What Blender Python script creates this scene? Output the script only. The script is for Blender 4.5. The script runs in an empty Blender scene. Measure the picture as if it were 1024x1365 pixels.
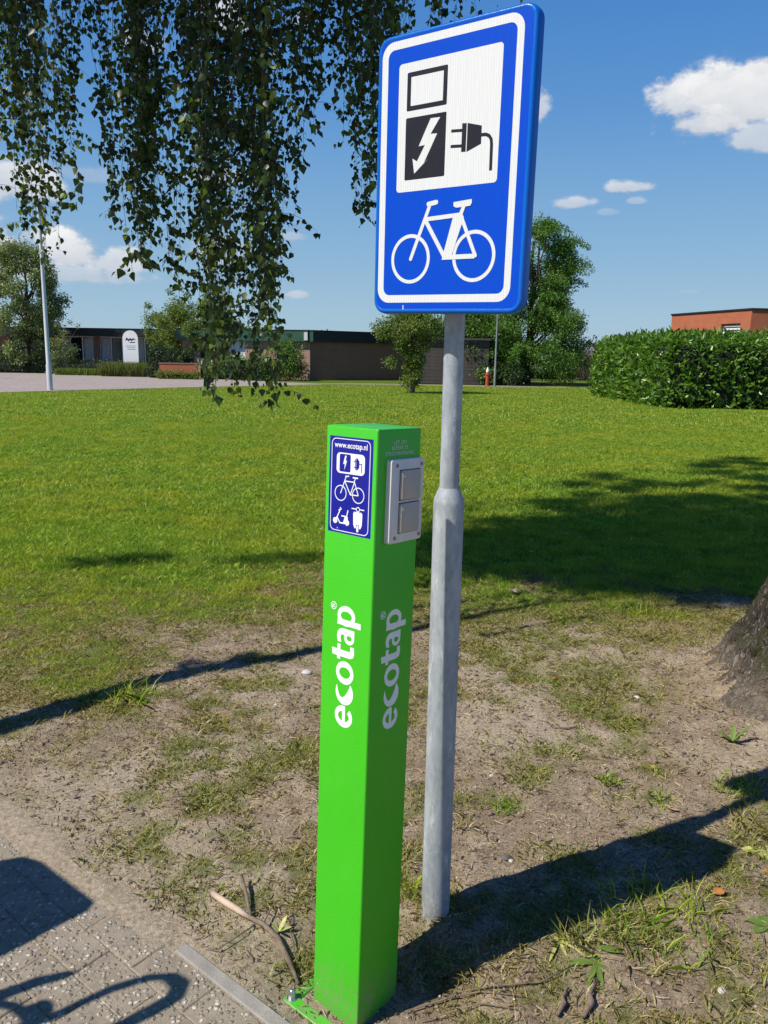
import bpy, math, random
import numpy as np
from mathutils import Vector, Matrix
R = math.radians
random.seed(7)
rng = np.random.default_rng(7)
scn = bpy.context.scene
COL = scn.collection

# ------------------------------------------------------------------ camera
HC = 1.52
PITCH, ROLL = R(11.1), R(0.98)
fw = Vector((0, math.cos(PITCH), -math.sin(PITCH)))
rt0 = Vector((1, 0, 0)); up0 = rt0.cross(fw)
rt = rt0 * math.cos(ROLL) + up0 * math.sin(ROLL)
up = up0 * math.cos(ROLL) - rt0 * math.sin(ROLL)
cam_d = bpy.data.cameras.new('camera'); cam = bpy.data.objects.new('camera', cam_d); COL.objects.link(cam)
cam.matrix_world = Matrix(((rt.x, up.x, -fw.x, 0), (rt.y, up.y, -fw.y, 0), (rt.z, up.z, -fw.z, HC), (0, 0, 0, 1)))
cam_d.sensor_fit = 'VERTICAL'; cam_d.sensor_height = 36; cam_d.lens = 1050 / 1365 * 36
cam_d.clip_start = 0.02; cam_d.clip_end = 4000
scn.camera = cam
F = 1050.0
def ray(px, py):                       # direction seen at a pixel of the 1024 x 1365 photograph
    d = fw * F + rt * (px - 512) + up * (682.5 - py)
    return d.normalized()
def ground_at(px, py, z=0.0):
    d = ray(px, py); t = (z - HC) / d.z
    return Vector((d.x * t, d.y * t, z))
def at_depth(px, py, Y):
    d = ray(px, py); t = Y / d.y
    return Vector((d.x * t, Y, HC + d.z * t))

# ------------------------------------------------------------------ light
SUN_AZ, SUN_EL = R(27.2), R(48.6)          # heading of the shadows from +X, height of the sun
sd = Vector((math.cos(SUN_AZ) * math.cos(SUN_EL), math.sin(SUN_AZ) * math.cos(SUN_EL), -math.sin(SUN_EL)))
sl = bpy.data.lights.new('sun', 'SUN'); sl.energy = 5.0; sl.angle = R(0.53); sl.color = (1.0, 0.94, 0.84)
so = bpy.data.objects.new('sun', sl); COL.objects.link(so); so.location = (-8, -5, 12)
so.rotation_euler = sd.to_track_quat('-Z', 'Y').to_euler()
scn.view_settings.view_transform = 'Standard'; scn.view_settings.look = 'None'
scn.view_settings.exposure = 0.28; scn.view_settings.gamma = 1.0; scn.view_settings.use_curve_mapping = False
W = bpy.data.worlds.new('World'); scn.world = W; W.use_nodes = True
def build_world():
    nt = W.node_tree; N = nt.nodes; L = nt.links; N.clear()
    def nd(t, **k):
        n = N.new(t)
        for a, b in k.items(): setattr(n, a, b)
        return n
    def mth(op, a, b=None, c=None, clamp=False):
        n = nd('ShaderNodeMath', operation=op, use_clamp=clamp)
        for i, v in enumerate((a, b, c)):
            if v is None: continue
            if isinstance(v, (int, float)): n.inputs[i].default_value = v
            else: L.new(v, n.inputs[i])
        return n.outputs[0]
    sky = nd('ShaderNodeTexSky', sky_type='NISHITA'); sky.sun_disc = False
    sky.sun_elevation = SUN_EL
    sky.sun_rotation = math.atan2(-math.cos(SUN_AZ), -math.sin(SUN_AZ))
    sky.altitude = 0; sky.air_density = 1.0; sky.dust_density = 0.15; sky.ozone_density = 2.6
    hs = nd('ShaderNodeHueSaturation'); hs.inputs['Saturation'].default_value = 1.13; hs.inputs['Value'].default_value = 1.0
    tint = nd('ShaderNodeMix', data_type='RGBA', blend_type='MULTIPLY'); tint.inputs[0].default_value = 1.0; L.new(sky.outputs[0], tint.inputs[6]); tint.inputs[7].default_value = (1.0, 1.03, 1.12, 1)
    L.new(tint.outputs[2], hs.inputs['Color'])
    tc = nd('ShaderNodeTexCoord'); sx = nd('ShaderNodeSeparateXYZ'); L.new(tc.outputs['Generated'], sx.inputs[0])
    az = mth('ARCTAN2', sx.outputs[0], sx.outputs[1]); el = mth('ARCSINE', sx.outputs[2])
    cv = nd('ShaderNodeCombineXYZ'); L.new(az, cv.inputs[0]); L.new(mth('MULTIPLY', el, 1.5), cv.inputs[1])
    def noise(sc, det, off=0.0, rough=.6):
        m = nd('ShaderNodeMapping'); m.inputs['Location'].default_value = (off, off * 1.7, off * .3); L.new(cv.outputs[0], m.inputs[0])
        n = nd('ShaderNodeTexNoise'); n.inputs['Scale'].default_value = sc; n.inputs['Detail'].default_value = det; n.inputs['Roughness'].default_value = rough
        L.new(m.outputs[0], n.inputs['Vector']); return n.outputs['Fac']
    n1 = noise(22, 7); n2 = noise(60, 4, 3.1)
    nn = mth('ADD', mth('MULTIPLY', mth('SUBTRACT', n1, .5), 2.6), mth('MULTIPLY', mth('SUBTRACT', n2, .5), .7))
    clouds = [(1000, 138, 105, 52, 1.0), (930, 135, 56, 38, .95), (965, 118, 60, 36, 1.0), (1010, 112, 60, 34, 1.0), (945, 162, 50, 24, .9), (1015, 182, 46, 26, .75), (765, 270, 30, 10, .7), (838, 250, 32, 11, .75), (850, 268, 16, 7, .5), (812, 283, 16, 5, .3),
              (714, 145, 20, 26, .75), (10, 245, 70, 34, .85), (-60, 330, 120, 50, .9), (92, 338, 52, 30, .95), (160, 352, 46, 24, .8), (70, 365, 130, 18, .6), (120, 235, 40, 14, .3),
              (396, 393, 21, 8, .6), (388, 316, 22, 8, .45), (300, 25, 38, 28, .8), (190, 60, 30, 18, .6), (290, 235, 46, 16, .5), (300, 335, 60, 26, .45), (400, 30, 20, 14, .5),
              (920, 389, 20, 5, .3), (1200, 120, 60, 30, .8), (1330, 300, 90, 22, .7), (-260, 200, 80, 40, .8), (1300, 30, 70, 30, .7)]
    tot = None; shade = None
    for (px, py, wx, wy, amp) in clouds:
        d = ray(px, py); a0 = math.atan2(d.x, d.y); e0 = math.asin(d.z)
        sa = wx / F / max(.5, math.cos(e0)); se = wy / F
        u = mth('DIVIDE', mth('SUBTRACT', az, a0), sa); v = mth('DIVIDE', mth('SUBTRACT', el, e0), se)
        vn = mth('MULTIPLY', mth('MINIMUM', v, 0.0), 1.45); vp = mth('MAXIMUM', v, 0.0)      # flatter undersides
        v2 = mth('ADD', mth('MULTIPLY', vn, vn), mth('MULTIPLY', vp, vp))
        r = mth('SQRT', mth('ADD', mth('MULTIPLY', u, u), v2))
        q = mth('SUBTRACT', mth('ADD', mth('MULTIPLY', nn, .68), 1.0), r)
        m = nd('ShaderNodeMapRange', interpolation_type='SMOOTHSTEP'); L.new(q, m.inputs[0])
        m.inputs[1].default_value = 0.0; m.inputs[2].default_value = .5; m.inputs[3].default_value = 0; m.inputs[4].default_value = amp
        s = mth('MULTIPLY', m.outputs[0], mth('ADD', mth('MULTIPLY', v, .5), .5, clamp=True))
        tot = m.outputs[0] if tot is None else mth('MAXIMUM', tot, m.outputs[0])
        shade = s if shade is None else mth('MAXIMUM', shade, s)
    # scattered fair-weather cumulus over the rest of the sky, outside the picture's field
    gn = noise(5.0, 6, 9.0)
    away = nd('ShaderNodeMapRange'); L.new(mth('ABSOLUTE', az), away.inputs[0]); away.inputs[1].default_value = .75; away.inputs[2].default_value = 1.0
    g = nd('ShaderNodeMapRange', interpolation_type='SMOOTHSTEP'); L.new(gn, g.inputs[0]); g.inputs[1].default_value = .6; g.inputs[2].default_value = .72
    gg = mth('MULTIPLY', mth('MULTIPLY', g.outputs[0], away.outputs[0]), .8)
    gg = mth('MULTIPLY', gg, mth('GREATER_THAN', sx.outputs[2], 0.02))
    tot = mth('MAXIMUM', tot, gg); shade = mth('MAXIMUM', shade, mth('MULTIPLY', gg, .8))
    cc = nd('ShaderNodeMix', data_type='RGBA'); L.new(mth('ADD', shade, mth('MULTIPLY', mth('SUBTRACT', n1, .5), .9), clamp=True), cc.inputs[0])
    cc.inputs[6].default_value = (6.2, 6.7, 7.6, 1); cc.inputs[7].default_value = (11., 11., 11., 1)
    mx = nd('ShaderNodeMix', data_type='RGBA'); gr = nd('ShaderNodeValToRGB'); L.new(mth('MULTIPLY', el, 1 / 1.5708, clamp=True), gr.inputs[0]); cr = gr.color_ramp; cr.interpolation = 'B_SPLINE'
    stops = [(0.0, (.50, .70, .84)), (.07, (.36, .61, .85)), (.18, (.12, .39, .84)), (.36, (.02, .155, .64)), (.6, (.014, .10, .48)), (1.0, (.015, .09, .38))]
    while len(cr.elements) < len(stops): cr.elements.new(.5)
    for e_, (p_, c_) in zip(cr.elements, stops): e_.position = p_; e_.color = (*c_, 1)
    gs = nd('ShaderNodeVectorMath', operation='SCALE'); L.new(gr.outputs[0], gs.inputs[0]); gs.inputs['Scale'].default_value = 9.6
    clear = nd('ShaderNodeMix', data_type='RGBA'); clear.inputs[0].default_value = .88; L.new(hs.outputs[0], clear.inputs[6]); L.new(gs.outputs[0], clear.inputs[7])
    L.new(tot, mx.inputs[0]); L.new(clear.outputs[2], mx.inputs[6]); L.new(cc.outputs[2], mx.inputs[7])
    bg = nd('ShaderNodeBackground'); bg.inputs['Strength'].default_value = 0.07
    L.new(mx.outputs[2], bg.inputs[0]); out = nd('ShaderNodeOutputWorld'); L.new(bg.outputs[0], out.inputs[0])
build_world()
W.cycles.sampling_method = 'MANUAL'; W.cycles.sample_map_resolution = 512
scn.cycles.max_bounces = 6; scn.cycles.diffuse_bounces = 3; scn.cycles.transparent_max_bounces = 8

# ------------------------------------------------------------------ helpers
def tag(o, label=None, cat=None, group=None, kind=None):
    if label: o['label'] = label
    if cat: o['category'] = cat
    if group: o['group'] = group
    if kind: o['kind'] = kind
    return o
def empty(name, loc=(0, 0, 0), rz=0.0, **k):
    o = bpy.data.objects.new(name, None); COL.objects.link(o); o.location = loc; o.rotation_euler = (0, 0, rz)
    o.empty_display_size = .1
    return tag(o, **k)
def link(name, me, mat, parent=None, smooth=False, **k):
    o = bpy.data.objects.new(name, me); COL.objects.link(o)
    if mat is not None and len(me.materials) == 0:
        for m in (mat if isinstance(mat, (list, tuple)) else [mat]): me.materials.append(m)
    if smooth and len(me.polygons): me.polygons.foreach_set('use_smooth', [True] * len(me.polygons))
    if parent is not None: o.parent = parent
    return tag(o, **k)
class MB:
    def __init__(s): s.v = []; s.f = []; s.m = []
    def add(s, vs, fs, mi=0, M=None):
        n = len(s.v)
        s.v += [tuple(M @ Vector(v)) if M is not None else tuple(v) for v in vs]
        s.f += [tuple(i + n for i in f) for f in fs]; s.m += [mi] * len(fs); return s
    def box(s, a, b, mi=0, M=None, bev=0.0):
        x0, y0, z0 = a; x1, y1, z1 = b
        if bev <= 0:
            v = [(x, y, z) for z in (z0, z1) for y in (y0, y1) for x in (x0, x1)]
            return s.add(v, [(0, 2, 3, 1), (4, 5, 7, 6), (0, 1, 5, 4), (2, 6, 7, 3), (0, 4, 6, 2), (1, 3, 7, 5)], mi, M)
        v = []; idx = {}
        for ix, (x, sx) in enumerate(((x0, 1), (x1, -1))):
            for iy, (y, sy) in enumerate(((y0, 1), (y1, -1))):
                for iz, (z, sz) in enumerate(((z0, 1), (z1, -1))):
                    for k, off in enumerate(((0, 1, 1), (1, 0, 1), (1, 1, 0))):
                        idx[ix, iy, iz, k] = len(v)
                        v.append((x + sx * off[0] * bev, y + sy * off[1] * bev, z + sz * off[2] * bev))
        f = []
        I = lambda *a: idx[a]
        for i in (0, 1):
            q = [I(i, 0, 0, 0), I(i, 1, 0, 0), I(i, 1, 1, 0), I(i, 0, 1, 0)]; f.append(q if i else q[::-1])
            q = [I(0, i, 0, 1), I(1, i, 0, 1), I(1, i, 1, 1), I(0, i, 1, 1)]; f.append(q[::-1] if i else q)
            q = [I(0, 0, i, 2), I(1, 0, i, 2), I(1, 1, i, 2), I(0, 1, i, 2)]; f.append(q if i else q[::-1])
        for a_ in (0, 1):
            for b_ in (0, 1):
                f.append([I(a_, b_, 0, 0), I(a_, b_, 0, 1), I(a_, b_, 1, 1), I(a_, b_, 1, 0)])
                f.append([I(a_, 0, b_, 0), I(a_, 0, b_, 2), I(a_, 1, b_, 2), I(a_, 1, b_, 0)])
                f.append([I(0, a_, b_, 1), I(0, a_, b_, 2), I(1, a_, b_, 2), I(1, a_, b_, 1)])
                for c_ in (0, 1): f.append([I(a_, b_, c_, 0), I(a_, b_, c_, 1), I(a_, b_, c_, 2)])
        return s.add(v, f, mi, M)
    def tube(s, pts, rad, n=10, mi=0, M=None, caps=True):
        pts = [Vector(p) for p in pts]
        if not isinstance(rad, (list, tuple)): rad = [rad] * len(pts)
        vs = []; fs = []; ref = None
        for i, p in enumerate(pts):
            t = (pts[min(i + 1, len(pts) - 1)] - pts[max(i - 1, 0)]).normalized()
            if ref is None: ref = Vector((1, 0, 0)) if abs(t.x) < .9 else Vector((0, 1, 0))
            u = (ref - t * ref.dot(t)).normalized(); w = t.cross(u); ref = u
            for k in range(n):
                a = 2 * math.pi * k / n; vs.append(p + (u * math.cos(a) + w * math.sin(a)) * rad[i])
        for i in range(len(pts) - 1):
            for k in range(n):
                k2 = (k + 1) % n; fs.append((i * n + k, i * n + k2, (i + 1) * n + k2, (i + 1) * n + k))
        if caps: fs.append(tuple(range(n))[::-1]); fs.append(tuple((len(pts) - 1) * n + k for k in range(n)))
        return s.add(vs, fs, mi, M)
    def lathe(s, prof, n=24, mi=0, M=None):
        vs = []; fs = []
        for (r, z) in prof:
            for k in range(n):
                a = 2 * math.pi * k / n; vs.append((r * math.cos(a), r * math.sin(a), z))
        for i in range(len(prof) - 1):
            for k in range(n):
                k2 = (k + 1) % n; fs.append((i * n + k, i * n + k2, (i + 1) * n + k2, (i + 1) * n + k))
        fs.append(tuple(range(n))[::-1]); fs.append(tuple((len(prof) - 1) * n + k for k in range(n)))
        return s.add(vs, fs, mi, M)
    def prism(s, pts, h0, h1, mi=0, M=None):           # pts in the (x, z) plane, front at y = h0 (towards the viewer), back at y = h1
        n = len(pts)
        ar = sum(pts[i][0] * pts[(i + 1) % n][1] - pts[(i + 1) % n][0] * pts[i][1] for i in range(n))
        if ar < 0: pts = pts[::-1]
        vs = [(x, h0, z) for x, z in pts] + [(x, h1, z) for x, z in pts]
        fs = [tuple(range(n)), tuple(range(n, 2 * n))[::-1]] + [(i, i + n, (i + 1) % n + n, (i + 1) % n) for i in range(n)]
        return s.add(vs, fs, mi, M)
    def ring(s, outer, inner, h0, h1, mi=0, M=None):
        n = len(outer)
        vs = [(x, h0, z) for x, z in outer] + [(x, h0, z) for x, z in inner] + [(x, h1, z) for x, z in outer] + [(x, h1, z) for x, z in inner]
        fs = []
        for i in range(n):
            j = (i + 1) % n
            fs += [(i, j, n + j, n + i), (2 * n + i, 3 * n + i, 3 * n + j, 2 * n + j), (i, 2 * n + i, 2 * n + j, j), (n + i, n + j, 3 * n + j, 3 * n + i)]
        return s.add(vs, fs, mi, M)
    def mesh(s, name):
        me = bpy.data.meshes.new(name); me.from_pydata(s.v, [], s.f)
        if any(s.m): me.polygons.foreach_set('material_index', s.m)
        me.update(); return me
    def build(s, name, mat, parent=None, smooth=False, auto=None, **k):
        o = link(name, s.mesh(name), mat, parent, smooth, **k)
        if auto: me_smooth(o.data, auto)
        return o
def me_smooth(me, ang):
    import bmesh
    bm = bmesh.new(); bm.from_mesh(me)
    for f in bm.faces: f.smooth = True
    for e in bm.edges:
        if len(e.link_faces) == 2 and e.calc_face_angle(0) > R(ang): e.smooth = False
    bm.to_mesh(me); bm.free()
def np_mesh(name, V, Fc):                              # V (n,3), Fc (m,k) all the same k
    me = bpy.data.meshes.new(name); V = np.asarray(V, np.float32); Fc = np.asarray(Fc, np.int32)
    me.vertices.add(len(V)); me.vertices.foreach_set('co', V.ravel())
    m, k = Fc.shape
    me.loops.add(m * k); me.loops.foreach_set('vertex_index', Fc.ravel())
    me.polygons.add(m); me.polygons.foreach_set('loop_start', np.arange(m, dtype=np.int32) * k)
    try: me.polygons.foreach_set('loop_total', np.full(m, k, np.int32))
    except Exception: pass
    me.update(calc_edges=True); return me

# numpy value noise
_P = np.random.default_rng(3).random((256, 256))
def vn(x, y):
    xi = np.floor(x).astype(int); yi = np.floor(y).astype(int); fx = x - xi; fy = y - yi
    fx = fx * fx * (3 - 2 * fx); fy = fy * fy * (3 - 2 * fy)
    a = _P[xi % 256, yi % 256]; b = _P[(xi + 1) % 256, yi % 256]; c = _P[xi % 256, (yi + 1) % 256]; d = _P[(xi + 1) % 256, (yi + 1) % 256]
    return (a * (1 - fx) + b * fx) * (1 - fy) + (c * (1 - fx) + d * fx) * fy
def fbm(x, y, s, o=4, off=0.0):
    x = np.asarray(x, float) * s + off; y = np.asarray(y, float) * s + off * 1.3; t = 0; a = .5; w = 0
    for i in range(o): t = t + a * vn(x, y); w += a; a *= .5; x = x * 2.03 + 17; y = y * 2.03 + 5
    return t / w
def sst(a, b, x): t = np.clip((x - a) / (b - a), 0, 1); return t * t * (3 - 2 * t)

# ------------------------------------------------------------------ materials
def new_mat(name):
    m = bpy.data.materials.new(name); m.use_nodes = True; nt = m.node_tree; nt.nodes.clear()
    out = nt.nodes.new('ShaderNodeOutputMaterial'); return m, nt, out
class NT:
    def __init__(s, nt): s.nt = nt
    def n(s, t, **k):
        x = s.nt.nodes.new(t)
        for a, b in k.items(): setattr(x, a, b)
        return x
    def set(s, inp, v):
        if isinstance(v, (int, float, tuple)): inp.default_value = v
        else: s.nt.links.new(v, inp)
    def math(s, op, a, b=0.0, clamp=False):
        x = s.n('ShaderNodeMath', operation=op, use_clamp=clamp); s.set(x.inputs[0], a); s.set(x.inputs[1], b); return x.outputs[0]
    def noise(s, scale, det=4, rough=.55, vec=None, dist=0.0, out='Fac'):
        x = s.n('ShaderNodeTexNoise'); x.inputs['Scale'].default_value = scale; x.inputs['Detail'].default_value = det
        x.inputs['Roughness'].default_value = rough; x.inputs['Distortion'].default_value = dist
        if vec is not None: s.nt.links.new(vec, x.inputs['Vector'])
        return x.outputs[out]
    def ramp(s, fac, stops, interp='LINEAR'):
        x = s.n('ShaderNodeValToRGB'); s.set(x.inputs[0], fac); cr = x.color_ramp; cr.interpolation = interp
        while len(cr.elements) < len(stops): cr.elements.new(.5)
        for e, (p, c) in zip(cr.elements, stops):
            e.position = p; e.color = (c, c, c, 1) if isinstance(c, (int, float)) else (*c, 1)
        return x.outputs[0]
    def mix(s, fac, a, b, mode='MIX'):
        x = s.n('ShaderNodeMix', data_type='RGBA', blend_type=mode); s.set(x.inputs[0], fac)
        s.set(x.inputs[6], (*a, 1) if isinstance(a, tuple) and len(a) == 3 else a); s.set(x.inputs[7], (*b, 1) if isinstance(b, tuple) and len(b) == 3 else b)
        return x.outputs[2]
    def obj(s): return s.n('ShaderNodeTexCoord').outputs['Object']
    def pos(s): return s.n('ShaderNodeNewGeometry').outputs['Position']
    def mapv(s, vec, scale=(1, 1, 1), rot=(0, 0, 0), loc=(0, 0, 0)):
        x = s.n('ShaderNodeMapping'); s.nt.links.new(vec, x.inputs[0]); x.inputs['Scale'].default_value = scale; x.inputs['Rotation'].default_value = rot; x.inputs['Location'].default_value = loc
        return x.outputs[0]
    def bump(s, h, strength=.3, dist=.01, normal=None):
        x = s.n('ShaderNodeBump'); x.inputs['Strength'].default_value = strength; x.inputs['Distance'].default_value = dist
        s.nt.links.new(h, x.inputs['Height'])
        if normal is not None: s.nt.links.new(normal, x.inputs['Normal'])
        return x.outputs[0]
    def princ(s, out, col, rough=.6, metal=0.0, normal=None, spec=.5, coat=0.0):
        x = s.n('ShaderNodeBsdfPrincipled'); s.set(x.inputs['Base Color'], (*col, 1) if isinstance(col, tuple) and len(col) == 3 else col)
        s.set(x.inputs['Roughness'], rough); s.set(x.inputs['Metallic'], metal); x.inputs['Specular IOR Level'].default_value = spec
        x.inputs['Coat Weight'].default_value = coat; x.inputs['Coat Roughness'].default_value = .08
        if normal is not None: s.nt.links.new(normal, x.inputs['Normal'])
        if out is not None: s.nt.links.new(x.outputs[0], out.inputs[0])
        return x
def paint(name, col, rough=.4, var=.12, scale=6.0, metal=0.0, bump=.02, bscale=60, coat=0.0, spec=.5, dirt=0.0, dirtcol=(.12, .1, .07)):
    m, nt, out = new_mat(name); t = NT(nt); v = t.obj()
    n = t.noise(scale, 5, .6, v)
    dk = tuple(c * (1 - var) for c in col); lt = tuple(min(1, c * (1 + var)) for c in col)
    c = t.ramp(n, [(.3, dk), (.7, lt)])
    if dirt > 0:
        c = t.mix(t.math('MULTIPLY', t.ramp(t.noise(scale * 4, 6, .7, v), [(.5, 0), (.75, 1)]), dirt), c, dirtcol)
    nb = t.bump(t.noise(bscale, 4, .6, v), .35, bump) if bump else None
    t.princ(out, c, t.ramp(t.noise(scale * 3, 3, .5, v), [(.3, rough * .85), (.7, min(1, rough * 1.15))]), metal, nb, spec, coat); return m
def leaf_mat(name, cols, rough=.45, trans=.35, spec=.4, big=0.0):
    m, nt, out = new_mat(name); t = NT(nt)
    g = t.n('ShaderNodeNewGeometry'); r = g.outputs['Random Per Island']
    k = len(cols); c = t.ramp(r, [(i / max(1, k - 1), cc) for i, cc in enumerate(cols)])
    if big: c = t.mix(t.math('MULTIPLY', t.ramp(t.noise(big, 3, .5, g.outputs['Position']), [(.35, 0), (.65, 1)]), .45), c, cols[-1])
    p = t.princ(None, c, rough, spec=spec)
    tr = t.n('ShaderNodeBsdfTranslucent'); hs = t.n('ShaderNodeHueSaturation'); hs.inputs['Value'].default_value = 1.8; hs.inputs['Saturation'].default_value = 1.1; hs.inputs['Hue'].default_value = .485
    nt.links.new(c, hs.inputs['Color']); nt.links.new(hs.outputs[0], tr.inputs[0])
    mx = t.n('ShaderNodeMixShader'); mx.inputs[0].default_value = trans; nt.links.new(p.outputs[0], mx.inputs[1]); nt.links.new(tr.outputs[0], mx.inputs[2])
    nt.links.new(mx.outputs[0], out.inputs[0]); return m
def brick_mat(name, c1, c2, mortar, bw=.21, bh=.065, gap=.012):
    m, nt, out = new_mat(name); t = NT(nt); v = t.obj()
    sx = t.n('ShaderNodeSeparateXYZ'); nt.links.new(v, sx.inputs[0]); cb = t.n('ShaderNodeCombineXYZ')
    nt.links.new(t.math('ADD', sx.outputs[0], sx.outputs[1]), cb.inputs[0]); nt.links.new(sx.outputs[2], cb.inputs[1])
    b = t.n('ShaderNodeTexBrick'); nt.links.new(cb.outputs[0], b.inputs[0]); b.inputs['Scale'].default_value = 1; b.inputs['Brick Width'].default_value = bw; b.inputs['Row Height'].default_value = bh
    b.inputs['Mortar Size'].default_value = gap; b.inputs['Color1'].default_value = (*c1, 1); b.inputs['Color2'].default_value = (*c2, 1); b.inputs['Mortar'].default_value = (*mortar, 1)
    c = t.mix(t.math('MULTIPLY', t.noise(1.3, 5, .6, v), .5), b.outputs['Color'], (c1[0] * .55, c1[1] * .55, c1[2] * .6))
    t.princ(out, c, .9, 0, t.bump(b.outputs['Fac'], -.5, .006)); return m

def ground_mat():
    m, nt, out = new_mat('ground_soil_and_turf'); t = NT(nt); p = t.pos()
    at = t.n('ShaderNodeAttribute'); at.attribute_name = 'turf'; a = at.outputs['Fac']
    at2 = t.n('ShaderNodeAttribute'); at2.attribute_name = 'sand'; s = at2.outputs['Fac']
    d = t.ramp(t.noise(9, 8, .68, p), [(.3, (.17, .12, .07)), (.5, (.33, .255, .165)), (.68, (.52, .43, .30))])
    d = t.mix(t.ramp(t.noise(75, 6, .75, p), [(.40, .85), (.52, 0)]), d, (.09, .062, .036))
    d = t.mix(t.ramp(t.noise(160, 4, .7, p), [(.55, 0), (.64, .85)]), d, (.56, .47, .34))
    d = t.mix(t.ramp(t.noise(2.3, 5, .6, p), [(.5, 0), (.68, .45)]), d, (.17, .11, .065))
    d = t.mix(s, d, t.ramp(t.noise(60, 7, .8, p), [(.36, (.22, .17, .11)), (.5, (.40, .33, .235)), (.66, (.60, .51, .38))]))
    d = t.mix(t.ramp(t.noise(420, 3, .8, p), [(.42, .55), (.52, 0)]), d, (.15, .105, .07))
    d = t.mix(t.ramp(t.noise(330, 3, .8, t.mapv(p, loc=(3, 5, 1))), [(.56, 0), (.64, .6)]), d, (.50, .44, .36))
    g = t.ramp(t.noise(1.1, 6, .65, p), [(.3, (.06, .11, .01)), (.5, (.10, .15, .014)), (.7, (.15, .18, .025))])
    g = t.mix(t.ramp(t.noise(45, 5, .7, p), [(.35, .6), (.6, 0)]), g, (.05, .075, .01))
    fld = t.ramp(t.n('ShaderNodeSeparateXYZ').outputs[0], [(0, 0), (1, 1)])
    c = t.mix(a, d, g)
    h = t.math('ADD', t.noise(70, 8, .75, p), t.math('MULTIPLY', t.noise(260, 4, .7, p), .45))
    t.princ(out, c, .95, 0, t.bump(h, .8, .012), spec=.1); return m
def aggregate_mat():
    m, nt, out = new_mat('exposed_aggregate_concrete'); t = NT(nt); p = t.pos()
    pw = t.n('ShaderNodeMix', data_type='VECTOR'); pw.inputs[0].default_value = .006
    nt.links.new(p, pw.inputs[4]); nt.links.new(t.noise(60, 3, .6, p, out='Color'), pw.inputs[5]); q = pw.outputs[1]
    def vor(sc):
        v = t.n('ShaderNodeTexVoronoi'); v.inputs['Scale'].default_value = sc; nt.links.new(q, v.inputs['Vector']); return v
    v = vor(78); v2 = vor(190)
    base = t.ramp(t.noise(14, 6, .7, p), [(.3, (.20, .165, .12)), (.7, (.33, .28, .215))])
    sp = t.n('ShaderNodeSeparateColor'); nt.links.new(v.outputs['Color'], sp.inputs[0])
    peb = t.ramp(sp.outputs[0], [(0, (.18, .145, .11)), (.35, (.28, .235, .18)), (.6, (.36, .31, .245)), (.85, (.45, .40, .33)), (1, (.58, .53, .46))])
    c = t.mix(t.ramp(v2.outputs['Distance'], [(.25, .75), (.45, 0)]), base, t.ramp(v2.outputs['Color'], [(.2, (.17, .14, .11)), (.9, (.38, .34, .28))]))
    msk = t.math('MULTIPLY', t.ramp(v.outputs['Distance'], [(.36, 1), (.5, 0)]), t.ramp(sp.outputs[1], [(.25, 0), (.4, 1)]))
    c = t.mix(msk, c, peb)
    h = t.math('ADD', t.math('MULTIPLY', msk, t.math('SUBTRACT', 1.0, v.outputs['Distance'])), t.math('MULTIPLY', t.noise(300, 4, .7, p), .4))
    t.princ(out, c, .85, 0, t.bump(h, .9, .006), spec=.3); return m
M_ground = ground_mat(); M_agg = aggregate_mat()
def post_green():
    m, nt, out = new_mat('green_powder_coat'); t = NT(nt); v = t.obj()
    c = t.ramp(t.noise(3, 4, .6, v), [(.3, (.042, .43, .008)), (.7, (.052, .48, .010))])
    sz = t.n('ShaderNodeSeparateXYZ'); nt.links.new(v, sz.inputs[0])
    low = t.math('MULTIPLY', t.ramp(sz.outputs[2], [(.0, 1), (.16, 0)]), t.ramp(t.noise(60, 6, .75, v), [(.42, 0), (.6, .75)]))
    c = t.mix(low, c, (.24, .19, .13))
    c = t.mix(t.ramp(t.noise(170, 3, .7, v), [(.70, 0), (.74, .6)]), c, (.05, .08, .02))
    c = t.mix(t.ramp(t.noise(9, 6, .75, t.mapv(v, (4, 4, .5))), [(.55, 0), (.8, .10)]), c, (.3, .33, .2))
    t.princ(out, c, t.ramp(t.noise(14, 6, .7, t.mapv(v, (1, 1, .5))), [(.3, .28), (.7, .46)]), 0, t.bump(t.noise(260, 4, .6, v), .3, .003), .45, .1); return m
M_green = post_green()
M_blue = None
def sheeting(name, col, rough=.35):                    # prismatic sheeting: a fine honeycomb in the film
    m, nt, out = new_mat(name); t = NT(nt); v = t.obj()
    vo = t.n('ShaderNodeTexVoronoi'); vo.feature = 'DISTANCE_TO_EDGE'; vo.inputs['Scale'].default_value = 250; vo.inputs['Randomness'].default_value = 0.12; nt.links.new(v, vo.inputs['Vector'])
    e = t.ramp(vo.outputs['Distance'], [(.05, 1), (.16, 0)])
    c = t.mix(t.math('MULTIPLY', e, .4), col, tuple(x * .6 for x in col))
    c = t.mix(t.math('MULTIPLY', t.noise(9, 5, .6, v), .15), c, tuple(x * .8 for x in col))
    t.princ(out, c, rough, spec=.22); return m
M_blue = sheeting('blue_sign_sheeting', (.0, .065, .56))
M_white = sheeting('white_sign_sheeting', (.72, .74, .73))
M_black = paint('black_print', (.014, .015, .022), .45, .1, 5, 0, 0, spec=.2)
M_rim = paint('blue_sign_rim', (.0, .115, .52), .3, .05, 4, 0, .002, 80, .15, .3)
M_back = paint('grey_sign_back', (.3, .32, .34), .5)
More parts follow.
